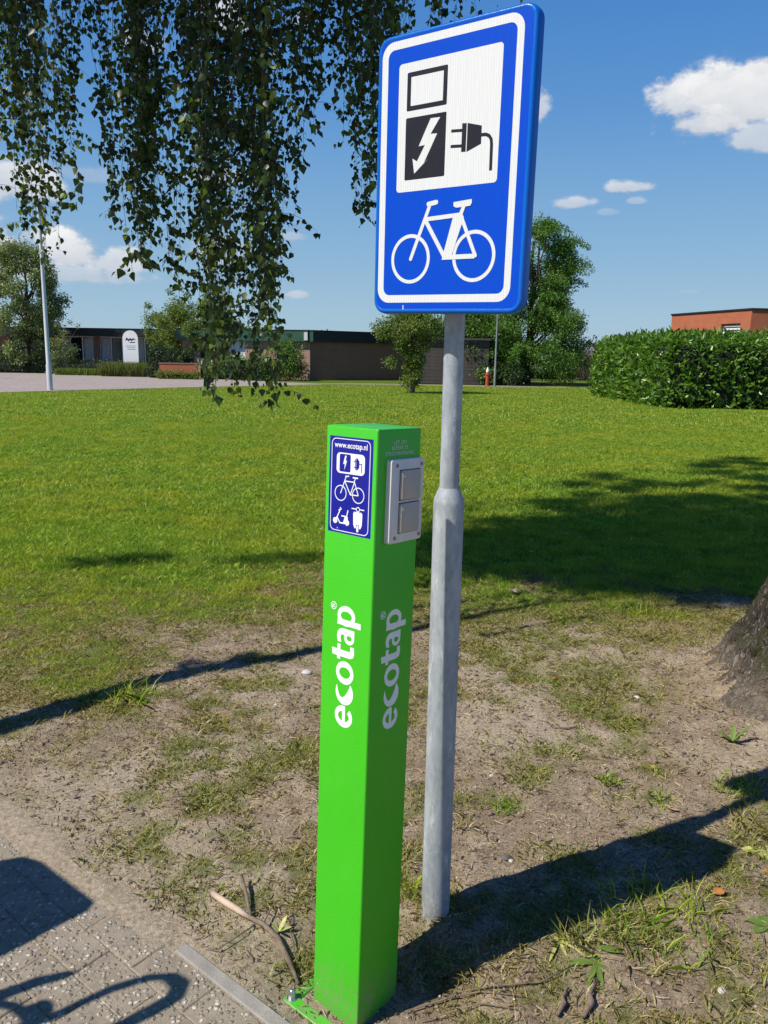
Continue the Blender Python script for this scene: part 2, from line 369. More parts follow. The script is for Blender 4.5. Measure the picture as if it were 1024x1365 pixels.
def galv():
    m, nt, out = new_mat('galvanised_steel'); t = NT(nt); v = t.obj()
    vo = t.n('ShaderNodeTexVoronoi'); vo.inputs['Scale'].default_value = 85; nt.links.new(t.mapv(v, (1, 1, .55)), vo.inputs['Vector'])
    c = t.ramp(t.noise(20, 6, .7, t.mapv(v, (1, 1, .3))), [(.3, (.20, .225, .25)), (.7, (.40, .43, .46))])
    c = t.mix(t.math('MULTIPLY', t.ramp(vo.outputs['Color'], [(.2, 0), (.9, 1)]), .22), c, (.55, .59, .63))
    c = t.mix(t.ramp(t.noise(34, 5, .75, t.mapv(v, (1, 1, .25), loc=(4, 2, 1))), [(.58, 0), (.68, .6)]), c, (.68, .69, .69))
    c = t.mix(t.ramp(t.noise(55, 5, .7, t.mapv(v, (1.6, 1.6, .35), loc=(9, 1, 7))), [(.64, 0), (.72, .45)]), c, (.16, .15, .14))
    sz = t.n('ShaderNodeSeparateXYZ'); nt.links.new(v, sz.inputs[0])
    low = t.math('MULTIPLY', t.ramp(sz.outputs[2], [(.0, 1), (.14, 0)]), t.ramp(t.noise(40, 4, .6, v), [(.35, 0), (.6, .8)]))
    c = t.mix(low, c, (.2, .17, .13))
    t.princ(out, c, t.ramp(t.noise(50, 3, .5, v), [(.3, .5), (.7, .7)]), .08, t.bump(t.noise(120, 4, .6, v), .25, .002)); return m
M_galv = galv()
M_stblue = paint('dark_blue_sticker', (.008, .012, .27), .3, .05, 4, 0, 0)
M_stwhite = paint('white_sticker_print', (.78, .79, .8), .4, .03, 4, 0, 0)
M_text = paint('white_vinyl_lettering', (.8, .82, .8), .4, .03, 4, 0, 0)
M_textgrey = paint('shaded_vinyl_lettering', (.50, .58, .47), .6, .1, 40, 0, 0)  # white vinyl, its colour greyed for the shaded face
M_sock = paint('grey_socket_plastic', (.66, .64, .60), .5, .05, 20, 0, .002, 200)
M_sockflap = paint('taupe_flap_plastic', (.44, .40, .35), .45, .05, 20, 0, .001, 200)
M_screw = paint('dull_screw_metal', (.35, .2, .17), .45, .1, 50, .6, 0)
M_steel = paint('bright_zinc', (.6, .6, .6), .25, .1, 40, .9, 0)
M_dark = paint('black_cap_and_gap_shade', (.02, .02, .02), .8, .1, 5, 0, 0)
M_barkd = paint('dead_wood', (.16, .115, .08), .9, .35, 18, 0, .01, 70, dirt=.4, dirtcol=(.3, .25, .19))
M_twig = paint('twig_bark', (.075, .05, .035), .8, .3, 20, 0, .003, 90)
M_conc = paint('grey_concrete', (.27, .25, .225), .9, .25, 14, 0, .008, 120, dirt=.8, dirtcol=(.2, .17, .13))

# ------------------------------------------------------------------ ground
K0 = np.array([-.499, 1.819]); EA = R(-39.2); EX = np.array([math.cos(EA), math.sin(EA)]); EN = np.array([-EX[1], EX[0]])
def kerb_en(x, y): dx = np.asarray(x) - K0[0]; dy = np.asarray(y) - K0[1]; return dx * EX[0] + dy * EX[1], dx * EN[0] + dy * EN[1]
BIRCH = np.array([2.12, 3.42])
def turf(x, y):
    x = np.asarray(x, float); y = np.asarray(y, float)
    yb = np.interp(x, [-4, -1.6, -.6, .3, 1.2, 2.0, 3.5, 6], [2.6, 3.2, 4.15, 4.4, 4.35, 4.45, 4.6, 3.5])
    n = fbm(x, y, 1.6, 5, 3.3) - .5
    g = sst(-.55, .9, (y - yb) * .62 + n * 3.4 + (fbm(x, y, 9, 3, 5.3) - .5) * 1.2)
    pt = sst(.44, .58, fbm(x, y, 3.1, 5, 11.0)) * .62 * sst(.40, .60, fbm(x, y, 13, 4, 15.0))                     # thin weedy patches in the bare soil
    g = np.maximum(g, pt * sst(-.02, .2, kerb_en(x, y)[1]))
    d = np.hypot(x - BIRCH[0], y - BIRCH[1]); g = g * (1 - .85 * (1 - sst(.55, 1.25, d)))
    e, nn = kerb_en(x, y); g = np.where(nn < 0.03, 0, g)
    return g
def gz(x, y):
    x = np.asarray(x, float); y = np.asarray(y, float)
    e, nn = kerb_en(x, y)
    z = (fbm(x, y, 1.1, 4, 1.0) - .5) * .05 + (fbm(x, y, 7, 4, 5.0) - .5) * .022 + (fbm(x, y, 30, 3, 8.0) - .5) * .017
    fade = 1 - sst(8, 20, y); z = z * (.25 + .75 * fade)
    z = z * sst(-.05, .25, nn)
    pave = -.0028 + (fbm(x, y, 25, 3, 2.0) - .5) * .0035 + .012 * np.clip(fbm(x, y, 5, 4, 6.0) - .47, 0, 1) * sst(-.30, -.02, nn) * (1 - sst(-.12, -.02, e)) * 2.2
    pave = pave + .009 * sst(-.13, .0, nn) * (1 - sst(-.10, .0, e))      # soil washed over the edge where no kerb shows
    z = np.where(nn < 0, pave, z * 1.0 + np.where(nn < .1, 0.002, 0.002))
    d = np.hypot(x - BIRCH[0], y - BIRCH[1]); z = z + .10 * np.exp(-(d / .72) ** 2) + .09 * np.exp(-(d / .5) ** 4) + .05 * np.exp(-(d / .62) ** 2) * (fbm(x, y, 9, 3, 44) - .5) * 2
    ppost = np.hypot(x + .01, y - 1.67); z = np.where(nn >= 0, z - .027 * (1 - sst(.17, .34, ppost)) - np.clip(z, 0, 1) * (1 - sst(.2, .3, ppost)), z)
    return z
def axis(segs):
    out = []
    for a, b, st in segs: out += list(np.arange(a, b, st))
    out.append(segs[-1][1]); return np.array(out)
xs = axis([(-2500, -400, 300), (-400, -60, 34), (-60, -14, 3), (-14, -4.2, .35), (-4.2, -2.2, .07), (-2.2, 3.2, .021), (3.2, 6, .08), (6, 14, .4), (14, 60, 3), (60, 400, 34), (400, 2500, 300)])
ys = axis([(-60, -4, 8), (-4, .9, .35), (.9, 5.6, .021), (5.6, 9, .06), (9, 20, .35), (20, 60, 1.6), (60, 300, 20), (300, 3000, 300)])
GX, GY = np.meshgrid(xs, ys); GZ = gz(GX, GY)
nx, ny = len(xs), len(ys); idx = np.arange(nx * ny).reshape(ny, nx)
gme = np_mesh('ground', np.stack([GX.ravel(), GY.ravel(), GZ.ravel()], 1), np.stack([idx[:-1, :-1].ravel(), idx[:-1, 1:].ravel(), idx[1:, 1:].ravel(), idx[1:, :-1].ravel()], 1))
a1 = gme.attributes.new('turf', 'FLOAT', 'POINT'); a1.data.foreach_set('value', turf(GX, GY).ravel().astype(np.float32))
_, nk = kerb_en(GX, GY); snd = np.clip(1 - sst(-.0, .25, nk), 0, 1) * .8 + .95 * sst(.52, .66, fbm(GX, GY, 1.9, 5, 21.0)) * (GY < 5.5)
a2 = gme.attributes.new('sand', 'FLOAT', 'POINT'); a2.data.foreach_set('value', np.clip(snd, 0, 1).ravel().astype(np.float32))
link('ground', gme, M_ground, smooth=True, kind='structure')

# pavement: bed, stones one by one, kerb strip
def e2w(e, n, z=0.0): q = K0 + EX * e + EN * n; return Vector((q[0], q[1], z))
bed = MB(); c4 = [e2w(-3.2, -.002, -.06), e2w(1.6, -.002, -.06), e2w(1.6, -2.4, -.06), e2w(-3.2, -2.4, -.06)]
bed.add(c4, [(0, 3, 2, 1)]); pavement = bed.build('pavement', M_conc, kind='structure')
stone_me = []
for k in range(4):
    mb = MB(); mb.box((-.1035, -.0505, -.06), (.1035, .0505, 0), bev=.0025); me = mb.mesh('paving_stone'); me.materials.append(M_agg); stone_me.append(me)
rowh = .1035
for r_ in range(15):
    n0 = -.046 - rowh * (r_ + .5)
    off = (-.128 if r_ % 2 else -.031) + .004 * (r_ % 3)
    for k in range(-13, 8):
        e0 = off + .2115 * (k + .5)
        if e0 > 1.2 or e0 < -2.9: continue
        o = bpy.data.objects.new('paving_stone', stone_me[(k * 7 + r_ * 3) % 4]); COL.objects.link(o); o.parent = pavement
        o.location = e2w(e0 + random.uniform(-.002, .002), n0 + random.uniform(-.0015, .0015), random.uniform(-.001, .0015)); o.rotation_euler = (random.uniform(-.006, .006), random.uniform(-.005, .005), EA + random.uniform(-.008, .008))
kerb_mb = MB(); kerb_mb.box((-.4985, -.022, -.15), (.4985, .016, .003), bev=.004); kme = kerb_mb.mesh('kerb_stone'); kme.materials.append(M_conc)
for i, e0 in enumerate((-2.5, -1.5, -.5, .5, 1.5)):
    o = bpy.data.objects.new('kerb_stone', kme); COL.objects.link(o); o.parent = pavement
    o.location = e2w(e0, -.0215, 0.0005 if e0 > 0 else -.03); o.rotation_euler = (0, 0.0 if e0 > 0 else .004, EA)

# ------------------------------------------------------------------ 2D print helpers (x, z in metres on a face)
def rrect(x0, z0, x1, z1, r, n=6):
    pts = []
    for cx, cz, a0 in ((x1 - r, z1 - r, 0), (x0 + r, z1 - r, 90), (x0 + r, z0 + r, 180), (x1 - r, z0 + r, 270)):
        for i in range(n + 1): a = R(a0 + 90 * i / n); pts.append((cx + r * math.cos(a), cz + r * math.sin(a)))
    return pts
def circ(cx, cz, r, n=40): return [(cx + r * math.cos(2 * math.pi * i / n), cz + r * math.sin(2 * math.pi * i / n)) for i in range(n)]
def bar(p, q, w):
    dx, dz = q[0] - p[0], q[1] - p[1]; l = math.hypot(dx, dz); nx_, nz_ = -dz / l * w / 2, dx / l * w / 2
    return [(p[0] + nx_, p[1] + nz_), (p[0] - nx_, p[1] - nz_), (q[0] - nx_, q[1] - nz_), (q[0] + nx_, q[1] + nz_)]
class Print:                                            # film shapes: every next one a hair prouder than the last
    def __init__(s, y, M=None, step=.00006, k=1.0): s.mb = MB(); s.y = y; s.M = M; s.step = step; s.k = k
    def sc(s, pts): return [(x * s.k, z * s.k) for x, z in pts]
    def poly(s, pts): s.y -= s.step; s.mb.prism(s.sc(pts), s.y, s.y + .0004, 0, s.M); return s
    def ring(s, o, i): s.y -= s.step; s.mb.ring(s.sc(o), s.sc(i), s.y, s.y + .0004, 0, s.M); return s
    def bar(s, p, q, w, round_=False):
        s.poly(bar(p, q, w))
        if round_: s.poly(circ(p[0], p[1], w / 2, 14)); s.poly(circ(q[0], q[1], w / 2, 14))
        return s
    def path(s, pts, w):
        for a, b in zip(pts, pts[1:]): s.bar(a, b, w)
        for a in pts[1:-1]: s.poly(circ(a[0], a[1], w / 2, 14))
        return s
def bicycle_print(P, wl, wr, rw, ww, k=1.0, ox=0, oz=0):
    T = lambda x, z: (ox + x * k, oz + z * k)
    P.ring(circ(*T(*wl), rw * k, 48), circ(*T(*wl), (rw - ww) * k, 48)); P.ring(circ(*T(*wr), rw * k, 48), circ(*T(*wr), (rw - ww) * k, 48))
def text_mesh(body, size, extr=.0002, bold=0.0, sx=1.0, align='LEFT', spacing=1.0):
    cu = bpy.data.curves.new('lettering', 'FONT'); cu.body = body; cu.size = size; cu.extrude = extr; cu.offset = bold; cu.align_x = align; cu.space_character = spacing
    ob = bpy.data.objects.new('lettering', cu); COL.objects.link(ob)
    dg = bpy.context.evaluated_depsgraph_get(); me = bpy.data.meshes.new_from_object(ob.evaluated_get(dg)); bpy.data.objects.remove(ob)
    if sx != 1.0: me.transform(Matrix.Scale(sx, 4, Vector((1, 0, 0))))
    return me
def on_face(x, z, y, ang=0.0):                          # text plane (x right, y up, z out) onto a face (x right, z up, y inwards)
    return Matrix.Translation((x, y, z)) @ Matrix.Rotation(ang, 4, 'Y') @ Matrix.Rotation(R(90), 4, 'X')

# ------------------------------------------------------------------ road sign on its pole
PB = Vector((.1616, 1.9378, 0.0))
sign = empty('road_sign', PB, label='tall blue and white road sign with a bicycle and plug, on the grey steel pole', cat='road sign')
mb = MB(); mb.lathe([(.0385, -.1), (.0385, .905), (.0385, 1.165), (.0375, 1.175), (.030, 1.195), (.0262, 1.203), (.0255, 1.205)], 48)
mb.build('pole', M_galv, sign, auto=35)
mb = MB(); mb.lathe([(.0242, 1.204), (.0242, 2.19)], 40); mb.build('upper_tube', M_galv, sign, auto=35)
mb = MB(); mb.lathe([(.0262, 2.19), (.0262, 2.20), (.01, 2.207)], 30); mb.build('cap', M_dark, sign, smooth=True)
yaw, tl_, rl_ = -.6489, .016, .0212
sr = Vector((math.cos(yaw), math.sin(yaw), 0)); su = Vector((rl_ * math.cos(yaw) + tl_ * math.sin(yaw), rl_ * math.sin(yaw) - tl_ * math.cos(yaw), 1)).normalized()
sy = su.cross(sr).normalized(); sx_ = sy.cross(su)
so_ = Vector((.124, 1.8421, 1.6198)) - PB
SM = Matrix(((sx_.x, sy.x, su.x, so_.x), (sx_.y, sy.y, su.y, so_.y), (sx_.z, sy.z, su.z, so_.z), (0, 0, 0, 1))) @ Matrix.Translation((-.2, 0, 0))
# board: rounded box, its front edge rolled
mb = MB()
prof = [(0.030, .030), (0.0, .026), (-.0005, .012), (.001, .004), (.004, .0005), (.0075, 0.0), (.0105, .0012)]   # (inset, y)
rings = [rrect(i_, i_, .4 - i_, .6 - i_, max(.006, .032 - i_), 8) for i_, _ in prof]; n_ = len(rings[0]); vs = []; fs = []
for rg, (i_, y_) in zip(rings, prof): vs += [(x, y_, z) for x, z in rg]
for k in range(len(prof) - 1):
    for i in range(n_): j = (i + 1) % n_; fs.append((k * n_ + i, (k + 1) * n_ + i, (k + 1) * n_ + j, k * n_ + j))
mb.add(vs, fs, 0, SM); board = mb.build('sign_board', M_rim, sign, auto=50)
mb = MB(); mb.prism(rrect(.0102, .0102, .3898, .5898, .0215, 8), .0012, .0035, 0, SM); mb.build('sign_face', M_blue, board)
mb = MB(); mb.prism(rrect(.029, .029, .371, .571, .006, 4), .0285, .0325, 0, SM); mb.build('back_plate', M_back, board)
P = Print(.0011, SM, k=.001)
P.ring(rrect(13, 25, 370, 586, 32, 10), rrect(30, 42, 354, 569, 17, 10)); P.mb.build('white_border', M_white, board)
P = Print(.0011, SM, k=.001); P.poly(rrect(61, 269, 324, 537, 8, 5)); P.mb.build('white_panel', M_white, board)
P = Print(.0010, SM, k=.001)
P.ring(rrect(84, 438, 190.5, 517, 3, 3), rrect(94.5, 448, 180, 507, 1, 3)); P.mb.build('black_frame', M_black, board)
P = Print(.0010, SM, k=.001); P.poly(rrect(83, 293.5, 191, 424, 3, 3)); P.mb.build('black_panel', M_black, board)
P = Print(.0008, SM, k=.001)
P.poly([(150, 416), (175, 415), (151, 384), (168.5, 383), (135.5, 326), (147, 334), (110, 306), (104, 338), (116.5, 331), (137, 363), (120, 362)])
P.mb.build('lightning_arrow', M_white, board)
P = Print(.0008, SM, k=.001)
P.bar((205, 383), (234, 381), 6).bar((205, 352), (234, 350), 6)
P.poly([(232.5, 395), (243.5, 394), (243.5, 337.5), (232.5, 338)]).poly([(246, 394), (281, 384.5), (281, 349), (246, 337)])
P.path([(280, 366.5), (292, 366), (300, 362.5), (305.5, 355), (307, 345), (307.5, 294)], 6.5)
P.mb.build('plug_symbol', M_black, board)
P = Print(.0008, SM, k=.001)
for cx in (106, 275.5): P.ring(circ(cx, 122, 54.5, 56), circ(cx, 122, 46.5, 56))
P.bar((107, 122), (156, 236), 8.5, True).bar((152, 238), (173, 240.5), 10, True).bar((145, 206), (238, 210), 9)
P.bar((144, 206), (202, 120), 9.5).poly([(220, 210), (243, 212), (247, 203), (216, 117), (193, 117)]).bar((214, 122), (278, 122), 10).bar((239, 208), (280, 123), 8.5, True)
P.bar((237, 207), (247, 230), 9).poly([(219, 237), (265, 240), (266, 233), (262, 226.5), (226, 225), (219, 229)])
P.mb.build('bicycle_symbol', M_white, board)
for zb in (.10, .48):
    mb = MB(); mb.box((.15, .0325, zb), (.28, .044, zb + .035), 0, SM); mb.tube([SM @ Vector((.17, .044, zb + .018)), SM @ Vector((.17, .125, zb + .018))], .004, 8); mb.tube([SM @ Vector((.265, .044, zb + .018)), SM @ Vector((.265, .125, zb + .018))], .004, 8)
    mb.box((.155, .118, zb), (.28, .124, zb + .035), 0, SM); mb.build('bracket', M_galv, sign)
# rivet mark under the border
P = Print(.0008, SM, k=.001); P.poly([(88, 9), (90.5, 9), (90.5, 19), (88, 19)]); P.mb.build('film_nick', M_white, board)

# ------------------------------------------------------------------ green charging post
F0 = Vector((-.0415, 1.5417, 0)); pyaw = .695; PW = .143; PH = 1.380
pup = Vector((.020, .021, 1)).normalized(); px_ = Vector((math.cos(pyaw), -math.sin(pyaw), 0)); px_ = (px_ - pup * px_.dot(pup)).normalized(); py_ = pup.cross(px_)
post = empty('charging_post', (0, 0, 0), label='bright green square charging post with white lettering and a grey socket plate', cat='charging post')
org = F0 - px_ * PW
PS = 1.0197; F0 = Vector((-.0423, 1.572, -.030)); org = F0 - px_ * PW * PS
post.matrix_world = Matrix(((px_.x, py_.x, pup.x, org.x), (px_.y, py_.y, pup.y, org.y), (px_.z, py_.z, pup.z, org.z), (0, 0, 0, 1))) @ Matrix.Scale(PS, 4)
mb = MB(); prof = [(0.0, -.08), (0.0, PH - .004), (.0012, PH - .001), (.004, PH)]
rings = [rrect(i_, i_, PW - i_, PW - i_, .0045, 5) for i_, _ in prof]; n_ = len(rings[0]); vs = []; fs = []
for rg, (i_, z_) in zip(rings, prof): vs += [(x, y, z_) for x, y in rg]
for k in range(len(prof) - 1):
    for i in range(n_): j = (i + 1) % n_; fs.append((k * n_ + i, k * n_ + j, (k + 1) * n_ + j, (k + 1) * n_ + i))
fs.append(tuple((len(prof) - 1) * n_ + i for i in range(n_)))
mb.add(vs, fs); mb.build('body', M_green, post, auto=25)
# base frame and bolts
o_, i_ = .052, .022; lo = MB(); x0 = -o_; x1 = PW + o_
lo.box((x0, x0, -.02), (PW + .034, x0 + .03, .007), bev=.0015); lo.box((PW + .012, x0 + .0302, -.03), (PW + .034, PW + .01, -.001), bev=.0015)
lo.box((x0, x0 + .0302, -.02), (x0 + .03, PW + .01, .007), bev=.0015)
lo.build('base_frame', M_green, post)
for bx, by in ((x0 + .016, x0 + .018), (PW + .018, x0 + .018), (x0 + .016, PW - .01)):
    b = MB(); M_ = Matrix.Translation((bx, by, .0068)); b.lathe([(.013, 0), (.013, .002), (.0095, .0022)], 24, 0, M_); b.lathe([(.009, .0022), (.009, .010)], 6, 0, M_); b.lathe([(.0082, .010), (.008, .016), (.0055, .0215), (.002, .0235)], 16, 0, M_)
    b.build('bolt', M_steel, post, auto=40)
# sticker on the left face (plane y = 0, x 0..PW)
st = Print(0.0, None, k=.001); st.poly([(11, 1154.5), (132, 1154.5), (132, 1358.5), (11, 1358.5)]); sticker = st.mb.build('blue_sticker', M_stblue, post)
P = Print(-.0002, None, k=.001)
P.ring(rrect(17, 1158.5, 125, 1354.5, 12, 8), rrect(18.6, 1160.1, 123.4, 1352.9, 10.5, 8)); P.poly(rrect(32, 1282, 110.5, 1325, 9.5, 8)); P.mb.build('white_outline_and_panel', M_stwhite, sticker)
P = Print(-.0004, None, k=.001)
P.poly(rrect(40.5, 1285.5, 71.5, 1322.5, 3.5, 5))
P.bar((80, 1310), (88, 1310), 1.6).bar((80, 1298), (88, 1298), 1.6).poly([(84.2, 1315), (86, 1315), (86, 1293), (84.2, 1293)]).poly([(87.2, 1317.5), (90, 1317), (95.5, 1311), (95.5, 1298), (90, 1292.5), (87.2, 1292)])
P.bar((95, 1305.5), (102.5, 1305.5), 1.5).bar((102.2, 1306), (102.2, 1288), 1.5); P.mb.build('blue_plug_symbol', M_stblue, sticker)
P = Print(-.0006, None, k=.001)
P.poly([(56, 1319.5), (60, 1319.5), (57.6, 1308.5), (61.5, 1309.5), (54.6, 1289.5), (55.4, 1302.5), (50.8, 1301.5)]); P.mb.build('lightning_bolt', M_stwhite, sticker)
P = Print(-.0004, None, k=.001)
sc_ = lambda x, z: (45.5 + (x - 106) * 49.5 / 169.5, 1240 + (z - 122) * .315)
for cx in (45.5, 95): P.ring(circ(cx, 1240, 16.8, 36), circ(cx, 1240, 14.9, 36))
P.bar(sc_(107, 122), sc_(156, 236), 2.2, True).bar(sc_(152, 238), sc_(182, 240), 2.4, True).bar(sc_(145, 206), sc_(238, 207), 2.2).bar(sc_(145, 206), sc_(202, 120), 2.2)
P.bar(sc_(240, 208), sc_(202, 120), 2.2).bar(sc_(202, 120), sc_(278, 122), 2.2).bar(sc_(239, 208), sc_(279, 123), 2.2).bar(sc_(236, 207), sc_(247, 232), 2.2).bar(sc_(226, 236), sc_(268, 236), 3.0, True)
P.mb.build('bicycle_symbol', M_stwhite, sticker)
P = Print(-.0004, None, k=.001)
P.poly(circ(32, 1180, 6.3, 22)).poly(circ(66, 1179, 6.3, 22)).bar((33, 1180), (45.5, 1203), 2.6).bar((41, 1202.5), (50, 1206.5), 2.2).poly([(44, 1207), (49, 1207), (46.5, 1210.5)])
P.bar((37, 1189), (46, 1176), 2.6).bar((46, 1176.5), (62, 1177), 3.0).poly([(55, 1177), (60, 1192), (68, 1192), (68.5, 1183), (66, 1177)]).bar((50, 1191.8), (63, 1191.8), 2.6).bar((64.5, 1190), (68.5, 1206), 2.6)
P.poly([(38, 1163.5), (40.5, 1163.5), (39.2, 1167)])
P.mb.build('moped_side_symbol', M_stwhite, sticker)
P = Print(-.0004, None, k=.001)
P.ring(circ(95.5, 1211, 5.4, 22), circ(95.5, 1211, 3.6, 22)).bar((78, 1211.5), (90.5, 1211.5), 2.2).bar((100.5, 1211.5), (113, 1211.5), 2.2)
P.poly([(85, 1205.5), (106, 1205.5), (108.5, 1201), (107.5, 1178), (104, 1171), (100.2, 1171), (100.2, 1178.5), (91.4, 1178.5), (91.4, 1171), (87.5, 1171), (84, 1178), (83, 1201)]).poly(rrect(93, 1163.5, 98.6, 1177.5, 1.8, 4))
P.mb.build('moped_front_symbol', M_stwhite, sticker)
def put_text(body, size, parent, mat, M, name='lettering', bold=0.0, sx=1.0, align='LEFT', spacing=1.0):
    me = text_mesh(body, size, .00015, bold, sx, align, spacing); me.transform(M); return link(name, me, mat, parent)
put_text('www.ecotap.nl', .0165, sticker, M_stwhite, on_face(.0715, 1.3355, -.0004), 'web_address', .00025, .90, 'CENTER', 1.02)
RF = Matrix.Translation((PW, 0, 0)) @ Matrix.Rotation(R(90), 4, 'Z')     # right face: its x runs along local +Y, its -y looks out along +X
for ln, zz in (('LET OP!', 1.3475), ('BEPERKTE', 1.3365), ('STROOMAFNAME', 1.3248)):
    put_text(ln, .0112, post, M_textgrey, RF @ on_face(.0715, zz, -.0003), 'warning_text', .0001, .98, 'CENTER', 1.12)
# big logo, read from bottom to top
def wordmark(FM, parent, xb, z0, z1):
    """letters stand on the line x = xb and run upwards from z0 to z1; glyph space: u up the post, v to the left"""
    k = (z1 - z0) / 268.0
    def G(u, v): return (xb - v * k, z0 + u * k)
    def prn(): return Print(-.0002, FM, k=1.0)
    def ell(P, cu, cv, au, av, w, n=44, a0=0, a1=360, wend=None):
        o = []; i = []
        for q in range(n + 1):
            a = R(a0 + (a1 - a0) * q / n); o.append(G(cu + au * math.cos(a), cv + av * math.sin(a))); i.append(G(cu + (au - w[0]) * math.cos(a), cv + (av - w[1]) * math.sin(a)))
        P.poly(o + i[::-1]) if a1 - a0 < 360 else P.ring(o[:-1], i[:-1])
    def pg(P, pts): P.poly([G(*p) for p in pts])
    H = 49.0; S = 13.5
    P = prn(); ell(P, 25, H / 2, 25, H / 2 + 1, (13.0, 9.5), 40, 8, 318); pg(P, [(10, 20.0), (48.6, 20.0), (49.6, 28.5), (10, 28.5)]); P.mb.build('letter_e', M_text, parent)
    P = prn()                                                             # the c is a crescent with fine tips
    o = [G(80 + 28 * math.cos(R(a)), 24 + 25.5 * math.sin(R(a))) for a in np.linspace(58, 320, 40)]
    e1 = (80 + 28 * math.cos(R(58)), 24 + 25.5 * math.sin(R(58))); e2 = (80 + 28 * math.cos(R(320)), 24 + 25.5 * math.sin(R(320)))
    i = []
    for q in np.linspace(1, 0, 30):
        s_ = math.sin(math.pi * q); i.append(G(e1[0] + (e2[0] - e1[0]) * (1 - q) - 30.5 * s_ ** .75, e1[1] + (e2[1] - e1[1]) * (1 - q) + 4 * s_))
    P.poly(o + i[::-1][1:-1]); P.mb.build('letter_c', M_text, parent)
    P = prn(); ell(P, 125, H / 2, 26, H / 2 + 1, (13.5, 9.5)); P.mb.build('letter_o', M_text, parent)
    P = prn(); pg(P, [(160, 62), (175, 64), (175, 14), (178, 10), (187, 10.5), (187, 0), (172, -1), (164, 2), (160, 10)]); pg(P, [(153, 39), (187, 39), (187, 48), (153, 48)]); P.mb.build('letter_t', M_text, parent)
    P = prn(); pg(P, [(224, 0), (224, 34), (221, 43), (213, 49), (203, 50), (192, 47), (192, 37), (203, 39.5), (208, 38), (210, 34), (210, 0)]); ell(P, 205, 14.5, 14.5, 14.5, (8.5, 7.2), 30); P.mb.build('letter_a', M_text, parent)
    P = prn(); pg(P, [(231, 50), (244, 49), (244, -17), (231, -17)]); ell(P, 252, H / 2, 22.5, H / 2 + 1, (12, 9.5)); P.mb.build('letter_p', M_text, parent)
    P = prn(); cu, cv = 269, 62; ell(P, cu, cv, 8.6, 8.6, (1.6, 1.6), 26); pg(P, [(cu - 3.5, cv - 5), (cu - 3.5, cv + 5), (cu - 1.9, cv + 5), (cu - 1.9, cv - 5)]); ell(P, cu + .3, cv + 2.2, 3.4, 2.9, (1.5, 1.3), 16); pg(P, [(cu - .4, cv - .2), (cu + 1.6, cv - .2), (cu + 4.6, cv - 5), (cu + 2.6, cv - 5)]); P.mb.build('registered_mark', M_text, parent)
wordmark(Matrix.Identity(4), post, .0965, .724, .992)
wordmark(RF, post, .0985, .720, .986)
# socket plate on the right face
def plate(x0, z0, x1, z1, r, y0, y1, bev, FM, n=6):
    mb = MB(); prof = [(0, y1), (0, y0 + bev), (bev * .35, y0 + bev * .3), (bev, y0)]
    rings = [rrect(x0 + i, z0 + i, x1 - i, z1 - i, max(.0004, r - i), n) for i, _ in prof]; m = len(rings[0]); vs = []; fs = []
    for rg, (i, y) in zip(rings, prof): vs += [(x, y, z) for x, z in rg]
    for k in range(len(prof) - 1):
        for i in range(m): j = (i + 1) % m; fs.append((k * m + i, (k + 1) * m + i, (k + 1) * m + j, k * m + j)[::-1])
    fs.append(tuple((len(prof) - 1) * m + i for i in range(m))); mb.add(vs, fs, 0, FM); return mb
frame = plate(.030, 1.142, .1395, 1.318, .006, -.0135, -.0002, .0025, RF).build('socket_plate', M_sock, post, auto=30)
for z0, z1 in ((1.2325, 1.2945), (1.163, 1.2255)):
    MB().box((.0575, -.0137, z0 - .0015), (.1255, -.0120, z1 + .0015), 0, RF).build('flap_gap_shade', M_dark, frame)  # near-black slab stands in for the shaded gap round the flap
    fl = plate(.0590, z0, .1245, z1, .004, -.0175, -.0132, .0015, RF).build('flap', M_sockflap, post, auto=30)
    h = MB(); h.tube([RF @ Vector((.0605, -.0185, z0 + .004)), RF @ Vector((.0605, -.0185, z1 - .004))], .0028, 10); h.lathe([(.004, 0), (.004, .003), (.002, .004)], 12, 0, RF @ Matrix.Translation((.064, -.0185, z1 - .011)) @ Matrix.Rotation(R(90), 4, 'X')); h.build('hinge', M_steel, fl)
for sx0, sz in ((.048, 1.305), (.1295, 1.305), (.048, 1.1535), (.1295, 1.1535)):
    s_ = MB(); Mx = RF @ Matrix.Translation((sx0, -.0136, sz)) @ Matrix.Rotation(R(90), 4, 'X'); s_.lathe([(.0042, 0), (.0042, .0006), (.0036, .001)], 20, 0, Mx); s_.box((-.0028, -.0005, .00098), (.0028, .0005, .0013), 0, Mx); s_.build('screw', M_screw, frame, auto=40)

